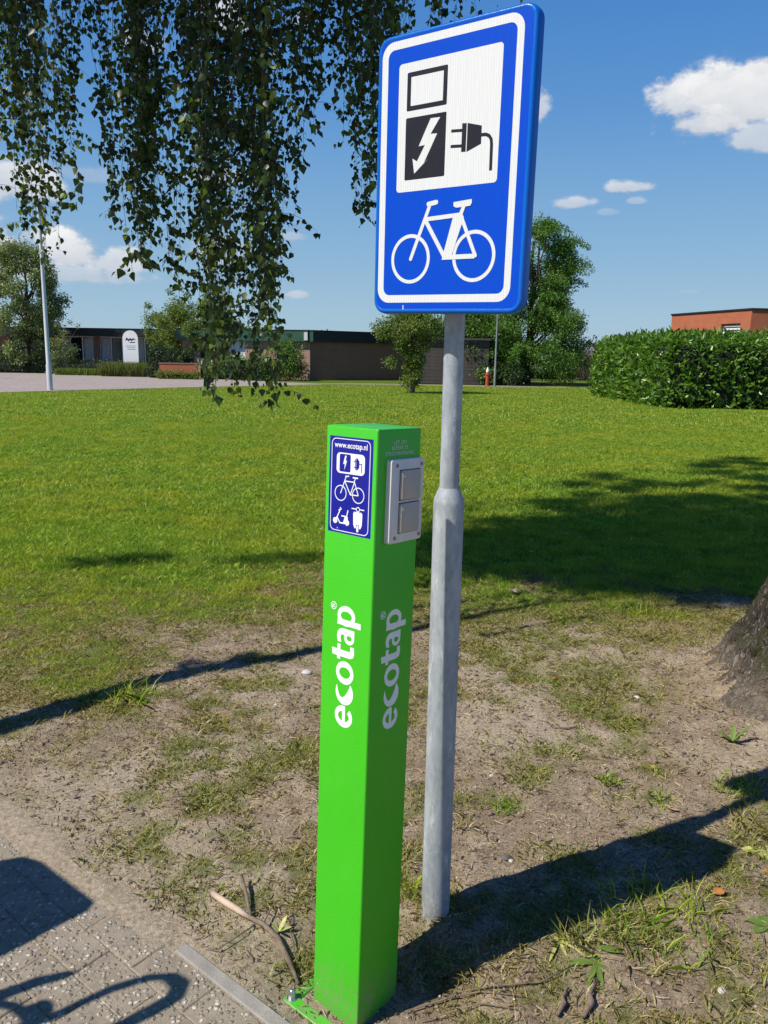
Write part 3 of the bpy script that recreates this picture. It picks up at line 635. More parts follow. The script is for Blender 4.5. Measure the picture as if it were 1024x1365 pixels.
# ------------------------------------------------------------------ trees, hedges, foliage makers
def leaf_cards(name, C, L, Wd, mat, parent=None, droop=.5, shape='diamond', outward=None, **k):
    """many small leaf-shaped faces as one mesh; C (n,3) centres"""
    n = len(C); L = np.broadcast_to(L, n)[:, None]; Wd = np.broadcast_to(Wd, n)[:, None]
    t = rng.normal(size=(n, 3)); t[:, 2] -= droop * 1.6
    if outward is not None: t += outward * 1.2
    t /= np.linalg.norm(t, axis=1, keepdims=True)
    q = rng.normal(size=(n, 3)); s = np.cross(t, q); s /= np.linalg.norm(s, axis=1, keepdims=True); nr = np.cross(s, t)
    if shape == 'diamond':
        U = [(0, 0, 0), (.45, .5, .12), (1, 0, 0), (.45, -.5, .12)]; faces = [(0, 1, 2, 3)]
    else:                                                # folded: two triangles-and-quads along a midrib
        U = [(0, 0, 0), (.3, .5, .16), (.7, .4, .12), (1, 0, 0), (.7, -.4, .12), (.3, -.5, .16)]; faces = [(0, 1, 2, 3), (0, 3, 4, 5)]
    V = np.stack([C + t * (L * u) + s * (Wd * v) + nr * (Wd * w) for u, v, w in U], 1).reshape(-1, 3)
    b = (np.arange(n) * len(U))[:, None, None]; Fc = (b + np.array(faces)[None]).reshape(-1, len(faces[0]))
    return link(name, np_mesh(name, V, Fc), mat, parent, **k)
def clump_points(clumps, n, flat=1.0):
    """points spread through a list of (centre, radius) clumps, denser towards their skins"""
    c = np.array([q[0] for q in clumps], float); r = np.array([q[1] for q in clumps], float)
    w = r ** 2; i = rng.choice(len(c), n, p=w / w.sum())
    d = rng.normal(size=(n, 3)); d /= np.linalg.norm(d, axis=1, keepdims=True)
    rr = r[i] * (rng.random(n) ** .45) * (1 + .25 * rng.normal(size=n)); d[:, 2] *= flat
    return c[i] + d * rr[:, None], d
def crown_clumps(cx, cy, z0, z1, rad, n, prof=None, size=(.35, .8), fill=.55):
    out = []
    for _ in range(n):
        h = rng.random() ** .85; a = rng.uniform(0, 2 * math.pi)
        rr = rad * (prof(h) if prof else math.sin(math.pi * min(.97, max(.06, h * .8 + .15))) ** .7) * (fill + (1 - fill) * rng.random()) * (1 + .12 * math.sin(3 * a + 5 * h))
        s = rng.uniform(*size); out.append(((cx + rr * math.cos(a), cy + rr * math.sin(a), z0 + (z1 - z0) * h), s))
    return out
ML = {
 'ash': leaf_mat('feathery_green_leaves', [(.04, .11, .014), (.075, .165, .022), (.13, .24, .035)], .5, .3),
 'birchfar': leaf_mat('small_birch_leaves', [(.09, .14, .04), (.15, .21, .065), (.25, .30, .12)], .45, .3),
 'apple': leaf_mat('yellowish_green_leaves', [(.07, .12, .02), (.12, .18, .03), (.2, .26, .05)], .5, .3),
 'dark': leaf_mat('dark_evergreen_leaves', [(.012, .03, .008), (.022, .05, .012), (.035, .07, .018)], .5, .15),
 'mid': leaf_mat('green_shrub_leaves', [(.045, .11, .015), (.075, .155, .02), (.13, .22, .035)], .5, .25),
 'laurel': leaf_mat('glossy_laurel_leaves', [(.045, .11, .014), (.07, .16, .018), (.11, .22, .025), (.17, .29, .04)], .3, .3, .45),
 'grassy': leaf_mat('long_grass_leaves', [(.08, .13, .02), (.13, .17, .04), (.19, .2, .07)], .6, .3),
 'red': leaf_mat('reddish_shrub_leaves', [(.10, .045, .03), (.15, .06, .035), (.09, .08, .03)], .5, .25),
 'far': leaf_mat('far_tree_leaves', [(.03, .06, .018), (.04, .075, .022), (.055, .09, .03)], .7, .1),
 'dry': leaf_mat('dry_shrub_leaves', [(.09, .085, .045), (.13, .11, .07)], .6, .2),
}
M_bark = paint('tree_bark', (.09, .07, .05), .9, .35, 6, 0, .02, 30)
M_core = paint('hedge_core_shade', (.012, .02, .008), 1.0, .3, 5, 0, .03, 12)  # near-black solid core; its colour stands in for shade deep in the hedge
def limb_path(a, b, sag=.1, n=6, wob=.05):
    a = Vector(a); b = Vector(b); L_ = (b - a).length; pts = []
    for i in range(n + 1):
        t = i / n; p = a.lerp(b, t) + Vector((0, 0, sag * L_ * math.sin(math.pi * t)))
        if 0 < i < n: p += Vector((random.uniform(-1, 1), random.uniform(-1, 1), random.uniform(-1, 1))) * wob * L_
        pts.append(p)
    return pts
def make_tree(name, loc, h, trunk_r, clumps, nleaf, L, Wd, mat, label, cat='tree', group=None, droop=.5, limbs=9, shape='diamond', lean=(0, 0), trunk_h=.6, flat=1.0):
    """clumps in coordinates relative to the trunk's foot"""
    r = empty(name, loc, label=label, cat=cat, group=group)
    mb = MB(); top = Vector((lean[0], lean[1], h * trunk_h)); pts = limb_path((0, 0, -.1), top, 0, 6, .015)
    mb.tube(pts, [trunk_r * (1.25 - .95 * i / 6) for i in range(7)], 10); mb.build('trunk', M_bark, r, smooth=True)
    if limbs:
        cs = sorted(clumps, key=lambda c: random.random())[:limbs]; mb = MB()
        for c, s in cs:
            f = min(.95, max(.25, c[2] / (h * trunk_h) * .55)); a = Vector((0, 0, -.1)).lerp(top, f)
            p = limb_path(a, c, -.04, 5, .04); mb.tube(p, [trunk_r * .42 * (1 - .75 * i / 5) for i in range(6)], 6)
        mb.build('limb', M_bark, r, smooth=True)
    P_, d = clump_points(clumps, nleaf, flat)
    P_[:, 2] = np.maximum(P_[:, 2], .04)
    leaf_cards('crown', P_, L * rng.uniform(.7, 1.25, nleaf), Wd * rng.uniform(.7, 1.25, nleaf), mat, r, droop, shape, d, kind='stuff')
    return r

# ------------------------------------------------------------------ far paving, beds, path
M_paver = None
def paver_mat():
    m, nt, out = new_mat('beige_clinker_paving'); t = NT(nt); p = t.pos()
    b = t.n('ShaderNodeTexBrick'); nt.links.new(t.mapv(p, rot=(0, 0, .6)), b.inputs[0]); b.inputs['Scale'].default_value = 1; b.inputs['Brick Width'].default_value = .22; b.inputs['Row Height'].default_value = .11; b.inputs['Mortar Size'].default_value = .006
    b.inputs['Color1'].default_value = (.30, .245, .215, 1); b.inputs['Color2'].default_value = (.38, .31, .27, 1); b.inputs['Mortar'].default_value = (.15, .13, .11, 1)
    c = t.mix(t.ramp(t.noise(.45, 6, .65, p), [(.35, 0), (.7, .4)]), b.outputs['Color'], (.22, .19, .17)); t.princ(out, c, .9, 0, t.bump(t.noise(40, 3, .6, p), .3, .01)); return m
M_paver = paver_mat()
def sheet(name, pts, z, mat, **k):
    mb = MB(); n = len(pts); mb.add([(x, y, z) for x, y in pts] + [(x, y, z - .25) for x, y in pts], [tuple(range(n))] + [(i, i + n, (i + 1) % n + n, (i + 1) % n) for i in range(n)])
    return mb.build(name, mat, **k)
sheet('parking_paving', [(-34, 2), (-14.2, 29.1), (-9.1, 36.4), (-5.6, 40.2), (-3.4, 43.2), (-4.2, 44.6), (-8.3, 47.6), (-12.5, 51), (-19, 60.5), (-33, 68), (-70, 70), (-80, 20)], .03, M_paver, kind='structure')
M_sandy = paint('bare_sandy_soil', (.24, .20, .14), .95, .2, 2, 0, .02, 20, dirt=.6, dirtcol=(.1, .14, .03))
sheet('soil_strip', [(-4.1, 44.9), (-3.0, 44.0), (1.2, 44.8), (6.9, 44.2), (12, 45.2), (12, 46.0), (7, 46.4), (3, 46.2), (-1, 46.4)], .022, M_sandy, kind='structure')

# ------------------------------------------------------------------ left low brick building
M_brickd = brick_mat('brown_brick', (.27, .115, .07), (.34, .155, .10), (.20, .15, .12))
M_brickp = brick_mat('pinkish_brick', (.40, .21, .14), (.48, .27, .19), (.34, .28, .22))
M_brickr = brick_mat('orange_red_brick', (.42, .085, .03), (.52, .12, .045), (.34, .18, .11))
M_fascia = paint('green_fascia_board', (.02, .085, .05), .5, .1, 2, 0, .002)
M_fasciad = paint('shaded_fascia_and_dark_edging', (.006, .014, .012), .6, .1, 2, 0, .002)  # fascia green darkened to stand in for shade; also the dark roof edging
M_win = paint('window_glass', (.012, .016, .02), .08, .1, 1, 0, 0)
M_frame = paint('white_window_frame', (.7, .7, .68), .5, .05, 3, 0, 0)
M_framed = paint('dark_window_frame', (.03, .04, .035), .5, .05, 3, 0, 0)
M_curtain = paint('pale_curtain', (.4, .42, .42), .8, .15, 8, 0, 0)
M_whitewall = paint('white_painted_panel', (.62, .64, .64), .6, .06, 2, 0, .002)
M_roof = paint('roof_bitumen', (.06, .06, .06), .9, .2, 2, 0, .01)
def wall_run(parent, A, B, h, fh, matw, matf, items, over=.28, depth=.3, z0=-.1):
    """a wall from A to B (left to right as seen), fascia on top, openings [(s0, s1, z0, z1, kind)]"""
    A = Vector((A[0], A[1], 0)); B = Vector((B[0], B[1], 0)); o = Vector(parent.location); d = (B - A); L_ = d.length; d.normalize(); nrm = Vector((d.y, -d.x, 0))
    M = Matrix(((d.x, -nrm.x, 0, A.x - o.x), (d.y, -nrm.y, 0, A.y - o.y), (0, 0, 1, 0), (0, 0, 0, 1)))
    cuts = sorted(items, key=lambda q: q[0]); mb = MB(); s = 0
    top = h - fh
    for (a, b, za, zb, kd) in cuts:
        if a > s: mb.box((s, 0, z0), (a, depth, top), 0, M)
        if za > z0: mb.box((a, 0, z0), (b, depth, za), 0, M)
        if zb < top: mb.box((a, 0, zb), (b, depth, top), 0, M)
        s = b
    if s < L_: mb.box((s, 0, z0), (L_, depth, top), 0, M)
    mb.build('wall', matw, parent)
    mb = MB(); mb.box((-over, -over, top), (L_ + over, depth + 1.0, h - .06), 0, M); mb.build('fascia', matf, parent)
    mb = MB(); mb.box((-over - .02, -over - .025, h - .0595), (L_ + over + .02, depth + 1.0, h), 0, M); mb.build('roof_edge', M_fasciad, parent)
    for (a, b, za, zb, kd) in cuts:
        if kd in ('window', 'curtain'):
            w = MB(); w.box((a, .08, za), (b, .14, za + .07), 0, M); w.box((a, .08, zb - .07), (b, .14, zb), 0, M)
            k = max(1, round((b - a) / .9)); step = (b - a) / k
            for i in range(k + 1): x = a + step * i; w.box((max(a, x - .04), .081, za + .07), (min(b, x + .04), .141, zb - .07), 0, M)
            win = w.build('window', M_frame if kd == 'curtain' else M_framed, parent)
            MB().box((a, .16, za), (b, .175, zb), 0, M).build('pane', M_win, win)
            if kd == 'curtain':
                for i in range(k):
                    if i % 3 != 1:
                        c = MB(); n_ = 8; x0 = a + step * i + .08; x1 = a + step * (i + 1) - .12
                        pts = [(x0 + (x1 - x0) * j / n_, .15 - .015 * (j % 2)) for j in range(n_ + 1)]
                        c.add([(x, y, za + .1) for x, y in pts] + [(x, y, zb - .12) for x, y in pts], [(j, j + 1, j + n_ + 2, j + n_ + 1) for j in range(n_)], 0, M); c.build('curtain', M_curtain, win)
        elif kd == 'panel':
            p = MB(); k = max(2, round((b - a) / .3)); step = (b - a) / k
            for i in range(k): p.box((a + step * i + .006, .1, za), (a + step * (i + 1) - .006, .15, zb), 0, M)
            p.box((a, .151, za), (b, .17, zb), 0, M); p.build('panel', M_whitewall, parent)
        elif kd == 'door':
            p = MB(); p.box((a, .12, za), (b, .17, zb), 0, M); dr = p.build('door', M_framed, parent)
            MB().box((a + .12, .105, za + .9), (b - .12, .119, zb - .5), 0, M).build('pane', M_win, dr)
            MB().box((b - .13, .06, 1.0), (b - .08, .118, 1.12), 0, M).build('handle', M_steel, dr)
    return M
bA = empty('brick_building', (-4.9, 51.3, 0), label='long low brick building with a green fascia, beyond the paved area', cat='building')
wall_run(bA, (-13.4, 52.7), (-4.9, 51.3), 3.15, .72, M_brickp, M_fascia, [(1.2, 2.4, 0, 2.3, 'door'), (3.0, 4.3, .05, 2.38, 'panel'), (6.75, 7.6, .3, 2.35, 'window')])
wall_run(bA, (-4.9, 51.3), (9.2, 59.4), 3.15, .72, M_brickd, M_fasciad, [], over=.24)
MB().box((-.35, -.36, 2.5), (-.12, -.26, 3.0)).build('downpipe_head', M_frame, bA)
mb = MB(); mb.prism([(-8.5, 1.4), (0, 0), (14.1, 8.1), (14, 18), (-8, 18)], 0, .05, 0, Matrix.Translation((0, 0, 3.02)) @ Matrix.Rotation(R(90), 4, 'X').inverted() if False else Matrix(((1, 0, 0, 0), (0, 0, 1, 0), (0, 1, 0, 3.0), (0, 0, 0, 1)))); mb.build('roof', M_roof, bA)
bB = empty('brick_building', (-24, 60, 0), label='dark long wing of the low building, curtained windows under a fascia coloured dark for shade at left', cat='building')
wall_run(bB, (-44, 61.5), (-13.7, 60.2), 3.3, .55, M_brickd, M_fasciad, [(2, 5, .9, 2.6, 'window'), (7, 10, .9, 2.6, 'curtain'), (15.5, 17.2, .9, 2.6, 'window'), (19.2, 22.0, .5, 2.7, 'curtain'), (22.4, 28.4, .5, 2.7, 'curtain')], over=.9)
wall_run(bB, (-13.7, 60.2), (-13.5, 53.0), 3.3, .55, M_brickd, M_fasciad, [], over=.02)
MB().box((-20, 2.6, 3.0), (10.2, 12, 3.2)).build('roof', M_roof, bB)

# ------------------------------------------------------------------ right brick building behind the hedge
bR = empty('brick_building', (20.4, 45.5, 0), label='orange red brick building rising behind the laurel hedge at right', cat='building')
c0 = (20.4, 45.5); A_ = Vector(c0) + Vector((-1.55, 5.1)).normalized() * 7.1
def brick_box(parent, A, B, h, items, name='wall'):
    A = Vector((A[0], A[1], 0)); B = Vector((B[0], B[1], 0)); o = Vector(parent.location); d = (B - A); L_ = d.length; d.normalize(); nrm = Vector((d.y, -d.x, 0))
    M = Matrix(((d.x, -nrm.x, 0, A.x - o.x), (d.y, -nrm.y, 0, A.y - o.y), (0, 0, 1, 0), (0, 0, 0, 1))); mb = MB(); s = 0
    for (a, b, za, zb) in items:
        mb.box((s, 0, -.1), (a, .3, h), 0, M); mb.box((a, 0, -.1), (b, .3, za), 0, M); mb.box((a, 0, zb), (b, .3, h), 0, M); s = b
        w = MB(); n_ = 9; dz = (zb - za) / n_; w.ring([(a, za), (b, za), (b, zb), (a, zb)], [(a + .08, za + .06), (b - .08, za + .06), (b - .08, zb - .06), (a + .08, zb - .06)], .10, .16, 0, M)
        win = w.build('window', M_framed, parent); MB().box((a + .08, .18, za), (b - .08, .19, zb), 0, M).build('pane', M_win, win)
        sl = MB()
        for i in range(n_): sl.box((a + .08, .13, za + dz * i), (b - .08, .15, za + dz * i + dz * .6), 0, M)
        sl.build('blind', M_frame, win)
    mb.box((s, 0, -.1), (L_, .3, h), 0, M); mb.build(name, M_brickr, parent)
    MB().box((-.05, -.06, h), (L_ + .05, .42, h + .10), 0, M).build('roof_edge', M_fasciad, parent)
brick_box(bR, A_, c0, 4.48, [(4.7, 6.3, 2.2, 3.78)])
brick_box(bR, c0, (34, 46.9), 4.48, [])
MB().prism([(-2.0, 6.9), (0.2, .3), (13.6, 1.6), (13, 8)], 0, .05, 0, Matrix(((1, 0, 0, 0), (0, 0, 1, 0), (0, 1, 0, 4.35), (0, 0, 0, 1)))).build('roof', M_roof, bR)

# ------------------------------------------------------------------ timber shed behind the small tree
M_plank = paint('weathered_grey_planks', (.065, .055, .048), .85, .2, 3, 0, .004, 30)
shed = empty('timber_shed', (3.6, 47.6, 0), label='dark timber shed with horizontal planks behind the small bushy tree', cat='shed')
MB().box((-2.2, .06, 0), (2.4, 2.4, 2.55)).build('wall', M_dark, shed)
pm = MB(); pm.box((-2.25, 0, 0), (2.45, .05, .19), bev=.008); pme = pm.mesh('plank'); pme.materials.append(M_plank)
for i in range(13):
    o = bpy.data.objects.new('plank', pme); COL.objects.link(o); o.parent = shed; o.location = (0, random.uniform(-.004, .004), .03 + i * .198)
MB().box((-2.4, -.2, 2.6), (2.6, 2.6, 2.72)).build('roof', M_roof, shed)

# ------------------------------------------------------------------ street lamps
M_mast = paint('pale_grey_lamp_mast', (.55, .57, .58), .45, .06, 3, .2, .001)
M_mastd = paint('grey_lamp_mast', (.22, .23, .24), .5, .1, 3, .2, .001)
M_lampg = paint('milky_lamp_cover', (.6, .6, .58), .3, .05, 3, 0, 0)
def street_lamp(loc, h, r0, r1, arm, headlen, mat, label):
    r = empty('street_lamp', loc, label=label, cat='street lamp')
    mb = MB(); mb.lathe([(r0 * 1.0, -.2), (r0, 1.0), (r0 * .82, 1.05), (r1, h)], 16); mb.build('pole', mat, r, auto=40)
    mb = MB(); mb.tube([(0, 0, h - .02), (-arm * .5, 0, h + .05), (-arm, 0, h + .07)], r1 * .8, 8); mb.build('arm', mat, r, smooth=True)
    mb = MB(); x0 = -arm - headlen
    pr = [(0, .03), (headlen * .12, .07), (headlen * .5, .09), (headlen * .95, .05), (headlen, .02)]
    vs = []; fs = []
    for (x, q) in pr: vs += [(x0 + x, -q * 1.3, h + .04), (x0 + x, -q, h + .05 + q), (x0 + x, q, h + .05 + q), (x0 + x, q * 1.3, h + .04)]
    for i in range(len(pr) - 1):
        for k in range(4): k2 = (k + 1) % 4; fs.append((i * 4 + k, (i + 1) * 4 + k, (i + 1) * 4 + k2, i * 4 + k2))
    fs += [(0, 1, 2, 3), tuple(len(vs) - 4 + k for k in (3, 2, 1, 0))]; mb.add(vs, fs); hd = mb.build('lamp_head', mat, r)
    MB().box((x0 + headlen * .1, -.08, h + .0), (x0 + headlen * .85, .08, h + .038), bev=.015).build('lamp_cover', M_lampg, hd)
    return r
street_lamp((-13.3, 31.5, 0), 7.15, .105, .055, .12, .5, M_mast, 'tall pale lamp post at the edge of the paving, left of the picture')
street_lamp((6.03, 44.4, 0), 4.15, .065, .04, .1, .55, M_mastd, 'slim dark lamp post beside the red hydrant, in front of the big tree')
street_lamp((-26.6, 41.2, 0), 7.6, .11, .06, .12, .5, M_mast, 'lamp post on the paved area whose shadow crosses the paving')

# hydrant post
M_red = paint('faded_red_paint', (.42, .06, .03), .5, .15, 8, 0, .003)
hy = empty('fire_hydrant', (5.68, 44.9, 0), label='small red hydrant with a pale cap beside the slim lamp post', cat='hydrant')
MB().lathe([(.15, 0), (.15, .06), (.10, .08), (.095, .62), (.13, .64), (.13, .70), (.09, .72), (.085, .80)], 18).build('body', M_red, hy, auto=35)
MB().lathe([(.09, .80), (.095, .86), (.08, .95), (.045, 1.0), (.03, 1.06), (.01, 1.08)], 16).build('cap', M_frame, hy, auto=50)
for s in (-1, 1): MB().lathe([(.05, .08), (.055, .17), (.06, .17), (.06, .21), (.02, .215)], 12, 0, Matrix.Translation((0, 0, .52)) @ Matrix.Rotation(R(90 * s), 4, 'Y')).build('outlet', M_red, hy)

# white totem sign
M_totem = paint('white_totem_enamel', (.78, .79, .8), .35, .03, 2, 0, 0)
tt = empty('totem_sign', (-16.75, 52.6, 0), label='white round-topped totem sign with dark writing among the planting at left', cat='sign')
pts = [(-.5, 0), (.5, 0), (.5, 2.45)] + [(.5 * math.cos(R(a)), 2.45 + .52 * math.sin(R(a))) for a in range(10, 180, 10)] + [(-.5, 2.45)]
MB().prism(pts, -.06, .06).build('board', M_totem, tt)
P = Print(-.061, None, step=.0005)
for a, b in (((-.3, 2.3), (-.22, 2.5)), ((-.22, 2.5), (-.1, 2.28)), ((-.1, 2.28), (0, 2.48)), ((0, 2.48), (.08, 2.3)), ((.08, 2.3), (.2, 2.46)), ((.2, 2.46), (.34, 2.36)), ((-.28, 2.38), (.22, 2.40)), ((-.05, 2.2), (.3, 2.22))): P.bar(a, b, .055)
P.mb.build('scrawled_emblem', M_black, tt)
P = Print(-.061, None, step=.0005)
for i in range(3): P.bar((-.3 + .05 * i, 1.98 - .11 * i), (.32, 1.98 - .11 * i), .035)
P.mb.build('small_print', M_mastd, tt)

# low rust-red brick wall in the planting
lw = empty('low_wall', (-12.6, 48.6, 0), label='low rust red brick wall in the planting, half covered by shrubs', cat='wall')
MB().box((-1.2, 0, 0), (1.1, .25, .92)).build('brickwork', M_brickr, lw); MB().box((-1.24, -.03, .92), (1.14, .28, .99)).build('coping', M_brickd, lw)
# small green marker post and white post at left
gp = empty('marker_post', (-23.2, 56.0, 0), label='short green marker post by the clipped dark hedge', cat='post')
MB().lathe([(.16, 0), (.16, 1.0), (.12, 1.1), (.05, 1.14)], 12).build('body', paint('green_marker', (.05, .16, .09), .5), gp, smooth=True); MB().lathe([(.17, .55), (.17, .7)], 12).build('band', M_frame, gp)
wp = empty('marker_post', (-31.5, 62.0 - 4, 0), label='short grey post in front of the leftmost tree', cat='post')
MB().lathe([(.14, 0), (.14, .95), (.1, 1.02), (.04, 1.05)], 12).build('body', M_conc, wp, smooth=True)

# ------------------------------------------------------------------ hedges and trees far off
def box_hedge(name, loc, sx, sy, sz, rz, n, L, Wd, mat, label, cat='hedge', shape='diamond', rough=.12, round_=.25, droop=.1, group=None, out_=.6):
    r = empty(name, loc, rz, label=label, cat=cat, group=group)
    mb = MB(); mb.box((-sx / 2 + .22, -sy / 2 + .22, 0), (sx / 2 - .22, sy / 2 - .22, sz - .25), bev=min(.3, sz * .2)); mb.build('shade_core', M_core, r)
    ar = np.array([sx * sz, sx * sz, sy * sz, sy * sz, sx * sy]); f = rng.choice(5, n, p=ar / ar.sum()); u = rng.uniform(-.5, .5, n); v = rng.random(n); P_ = np.zeros((n, 3)); D = np.zeros((n, 3))
    for k in range(5):
        m = f == k
        if k < 2: P_[m] = np.stack([u[m] * sx, np.full(m.sum(), (-.5 if k == 0 else .5) * sy), v[m] * sz], 1); D[m] = (0, -1 if k == 0 else 1, .25)
        elif k < 4: P_[m] = np.stack([np.full(m.sum(), (-.5 if k == 2 else .5) * sx), u[m] * sy, v[m] * sz], 1); D[m] = (-1 if k == 2 else 1, 0, .25)
        else: P_[m] = np.stack([u[m] * sx, (v[m] - .5) * sy, np.full(m.sum(), sz)], 1); D[m] = (0, 0, 1)
    # round the edges and make the skin billow
    hx, hy_, q = sx / 2, sy / 2, round_ * sz
    ex = np.maximum(np.abs(P_[:, 0]) - (hx - q), 0); ey = np.maximum(np.abs(P_[:, 1]) - (hy_ - q), 0); ez = np.maximum(P_[:, 2] - (sz - q), 0)
    l = np.sqrt(ex ** 2 + ey ** 2 + ez ** 2); k_ = np.where(l > q, q / np.maximum(l, 1e-6), 1)
    P_[:, 0] = np.sign(P_[:, 0]) * (np.minimum(np.abs(P_[:, 0]), hx - q) + ex * k_); P_[:, 1] = np.sign(P_[:, 1]) * (np.minimum(np.abs(P_[:, 1]), hy_ - q) + ey * k_); P_[:, 2] = np.minimum(P_[:, 2], sz - q) + ez * k_
    w = (fbm(P_[:, 0] + P_[:, 1] * .7 + 40, P_[:, 2] + P_[:, 1] * .3 + 9, 1.4, 4, 2.2) - .5) * 4.2 * rough
    P_ += D * (w - rng.random(n) ** 1.5 * .28 + rng.random(n) ** 6 * .18)[:, None]; P_[:, 2] = np.maximum(P_[:, 2], .03)
    leaf_cards('foliage', P_, L * rng.uniform(.7, 1.3, n), Wd * rng.uniform(.7, 1.2, n), mat, r, droop, shape, D * out_, kind='stuff')
    return r
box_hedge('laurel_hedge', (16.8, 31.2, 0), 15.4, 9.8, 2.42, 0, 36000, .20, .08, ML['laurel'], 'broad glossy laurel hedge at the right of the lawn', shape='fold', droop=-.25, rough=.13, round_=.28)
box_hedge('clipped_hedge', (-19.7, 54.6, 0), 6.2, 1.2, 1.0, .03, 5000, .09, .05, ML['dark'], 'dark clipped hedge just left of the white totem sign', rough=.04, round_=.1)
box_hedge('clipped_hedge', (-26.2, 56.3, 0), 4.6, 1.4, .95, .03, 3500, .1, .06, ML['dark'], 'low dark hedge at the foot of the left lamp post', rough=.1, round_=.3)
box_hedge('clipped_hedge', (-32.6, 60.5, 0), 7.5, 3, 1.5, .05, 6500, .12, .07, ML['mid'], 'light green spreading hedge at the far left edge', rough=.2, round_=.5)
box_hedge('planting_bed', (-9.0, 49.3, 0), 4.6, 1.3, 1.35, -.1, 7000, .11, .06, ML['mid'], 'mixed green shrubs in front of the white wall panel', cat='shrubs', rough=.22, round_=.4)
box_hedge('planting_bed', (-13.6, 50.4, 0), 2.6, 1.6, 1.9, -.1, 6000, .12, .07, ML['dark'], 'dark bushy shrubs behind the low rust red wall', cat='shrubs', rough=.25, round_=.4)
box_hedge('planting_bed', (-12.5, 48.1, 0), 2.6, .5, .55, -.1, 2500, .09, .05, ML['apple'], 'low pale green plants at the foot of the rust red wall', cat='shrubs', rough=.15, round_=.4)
def grassy_bed(loc, sx, sy, h, n, mat, label, rz=0.0):
    r = empty('ornamental_grass', loc, rz, label=label, cat='ornamental grass')
    b = np.stack([rng.uniform(-sx / 2, sx / 2, n), rng.uniform(-sy / 2, sy / 2, n), np.zeros(n)], 1); hh = h * rng.uniform(.5, 1.1, n)
    d = rng.normal(size=(n, 3)) * .25; d[:, 2] = 1; tip = b + d * hh[:, None]; mid = b + d * hh[:, None] * .5 + rng.normal(size=(n, 3)) * .02; s = rng.normal(size=(n, 3)) * .012; s[:, 2] = 0
    V = np.stack([b - s * 1.5, b + s * 1.5, mid + s, tip, mid - s], 1).reshape(-1, 3); Fc = (np.arange(n) * 5)[:, None] + np.array([[0, 1, 2, 3, 4]])
    link('blades', np_mesh('blades', V, Fc), mat, r, kind='stuff'); return r
grassy_bed((-16.2, 51.9, 0), 4.2, 1.4, .95, 9000, ML['grassy'], 'tall pale grasses around the foot of the white totem')
grassy_bed((-20.2, 53.0, 0), 3.2, 1.0, .5, 4000, ML['apple'], 'low flowering plants left of the white totem sign')

# leftmost tree: birch-like
cl = crown_clumps(0, 0, 2.3, 8.6, 2.5, 90, lambda h: (1 - .75 * max(0, h - .35) ** 1.3) * (.6 + .9 * min(h, .45)), (.35, .75))
cl += crown_clumps(0, 0, .7, 3.2, 1.7, 34, None, (.35, .7))
make_tree('garden_tree', (-25.4, 57.0, 0), 8.8, .16, cl, 42000, .15, .10, ML['birchfar'], 'tall loose birch-like tree behind the left lamp post', limbs=22, droop=.9, trunk_h=.85)
cl = crown_clumps(0, 0, .6, 2.4, 1.0, 14, None, (.3, .5)); make_tree('garden_tree', (-22.2, 54.9, 0), 2.4, .06, cl + [((-.2, 0, 3.3), .25), ((.7, 0, 3.5), .2), ((.2, 0, 2.8), .3), ((1.2, 0, 3.3), .15)], 2600, .12, .07, ML['birchfar'], 'thin open shrub with arching tops right of the left lamp post', cat='shrub', limbs=10)
# broad apple-like tree behind the totem
cl = crown_clumps(0, 0, 1.5, 4.9, 3.5, 95, lambda h: (.55 + .9 * math.sin(math.pi * min(1, h * .9 + .1))) * .75, (.3, .6), .35)
cl += [((-1.3, -.3, 5.6), .22), ((-.7, 0, 5.9), .2), ((-.2, 0, 5.4), .3), ((-2.9, 0, 4.7), .25), ((1.6, 0, 5.5), .35), ((2.2, 0, 5.2), .4)]
make_tree('garden_tree', (-13.3, 54.9, 0), 4.9, .13, cl, 36000, .13, .085, ML['apple'], 'broad yellowish green tree overhanging the white totem', limbs=24, droop=.3)
cl = crown_clumps(0, 0, .2, 2.2, 1.15, 26, None, (.3, .5), .3); make_tree('garden_shrub', (-6.0, 49.6, 0), 2.3, .05, cl, 6500, .12, .07, ML['mid'], 'leafy shrub at the corner of the low brick building', cat='shrub', limbs=8)
# small bushy tree mid lawn
cl = crown_clumps(0, 0, 2.15, 3.35, 1.35, 38, None, (.25, .45), .3) + crown_clumps(0, 0, .35, 2.2, .75, 26, lambda h: .5 + .5 * h, (.18, .34), .3) + [((-1.55, 0, 2.75), .28), ((-1.35, 0, 2.45), .25), ((-.95, .1, 1.35), .3), ((.15, 0, 3.7), .3)]
make_tree('small_tree', (1.11, 34.3, 0), 3.3, .11, cl, 17000, .095, .06, ML['apple'], 'small bushy tree on the lawn just left of the grey sign pole', limbs=26, droop=.3)
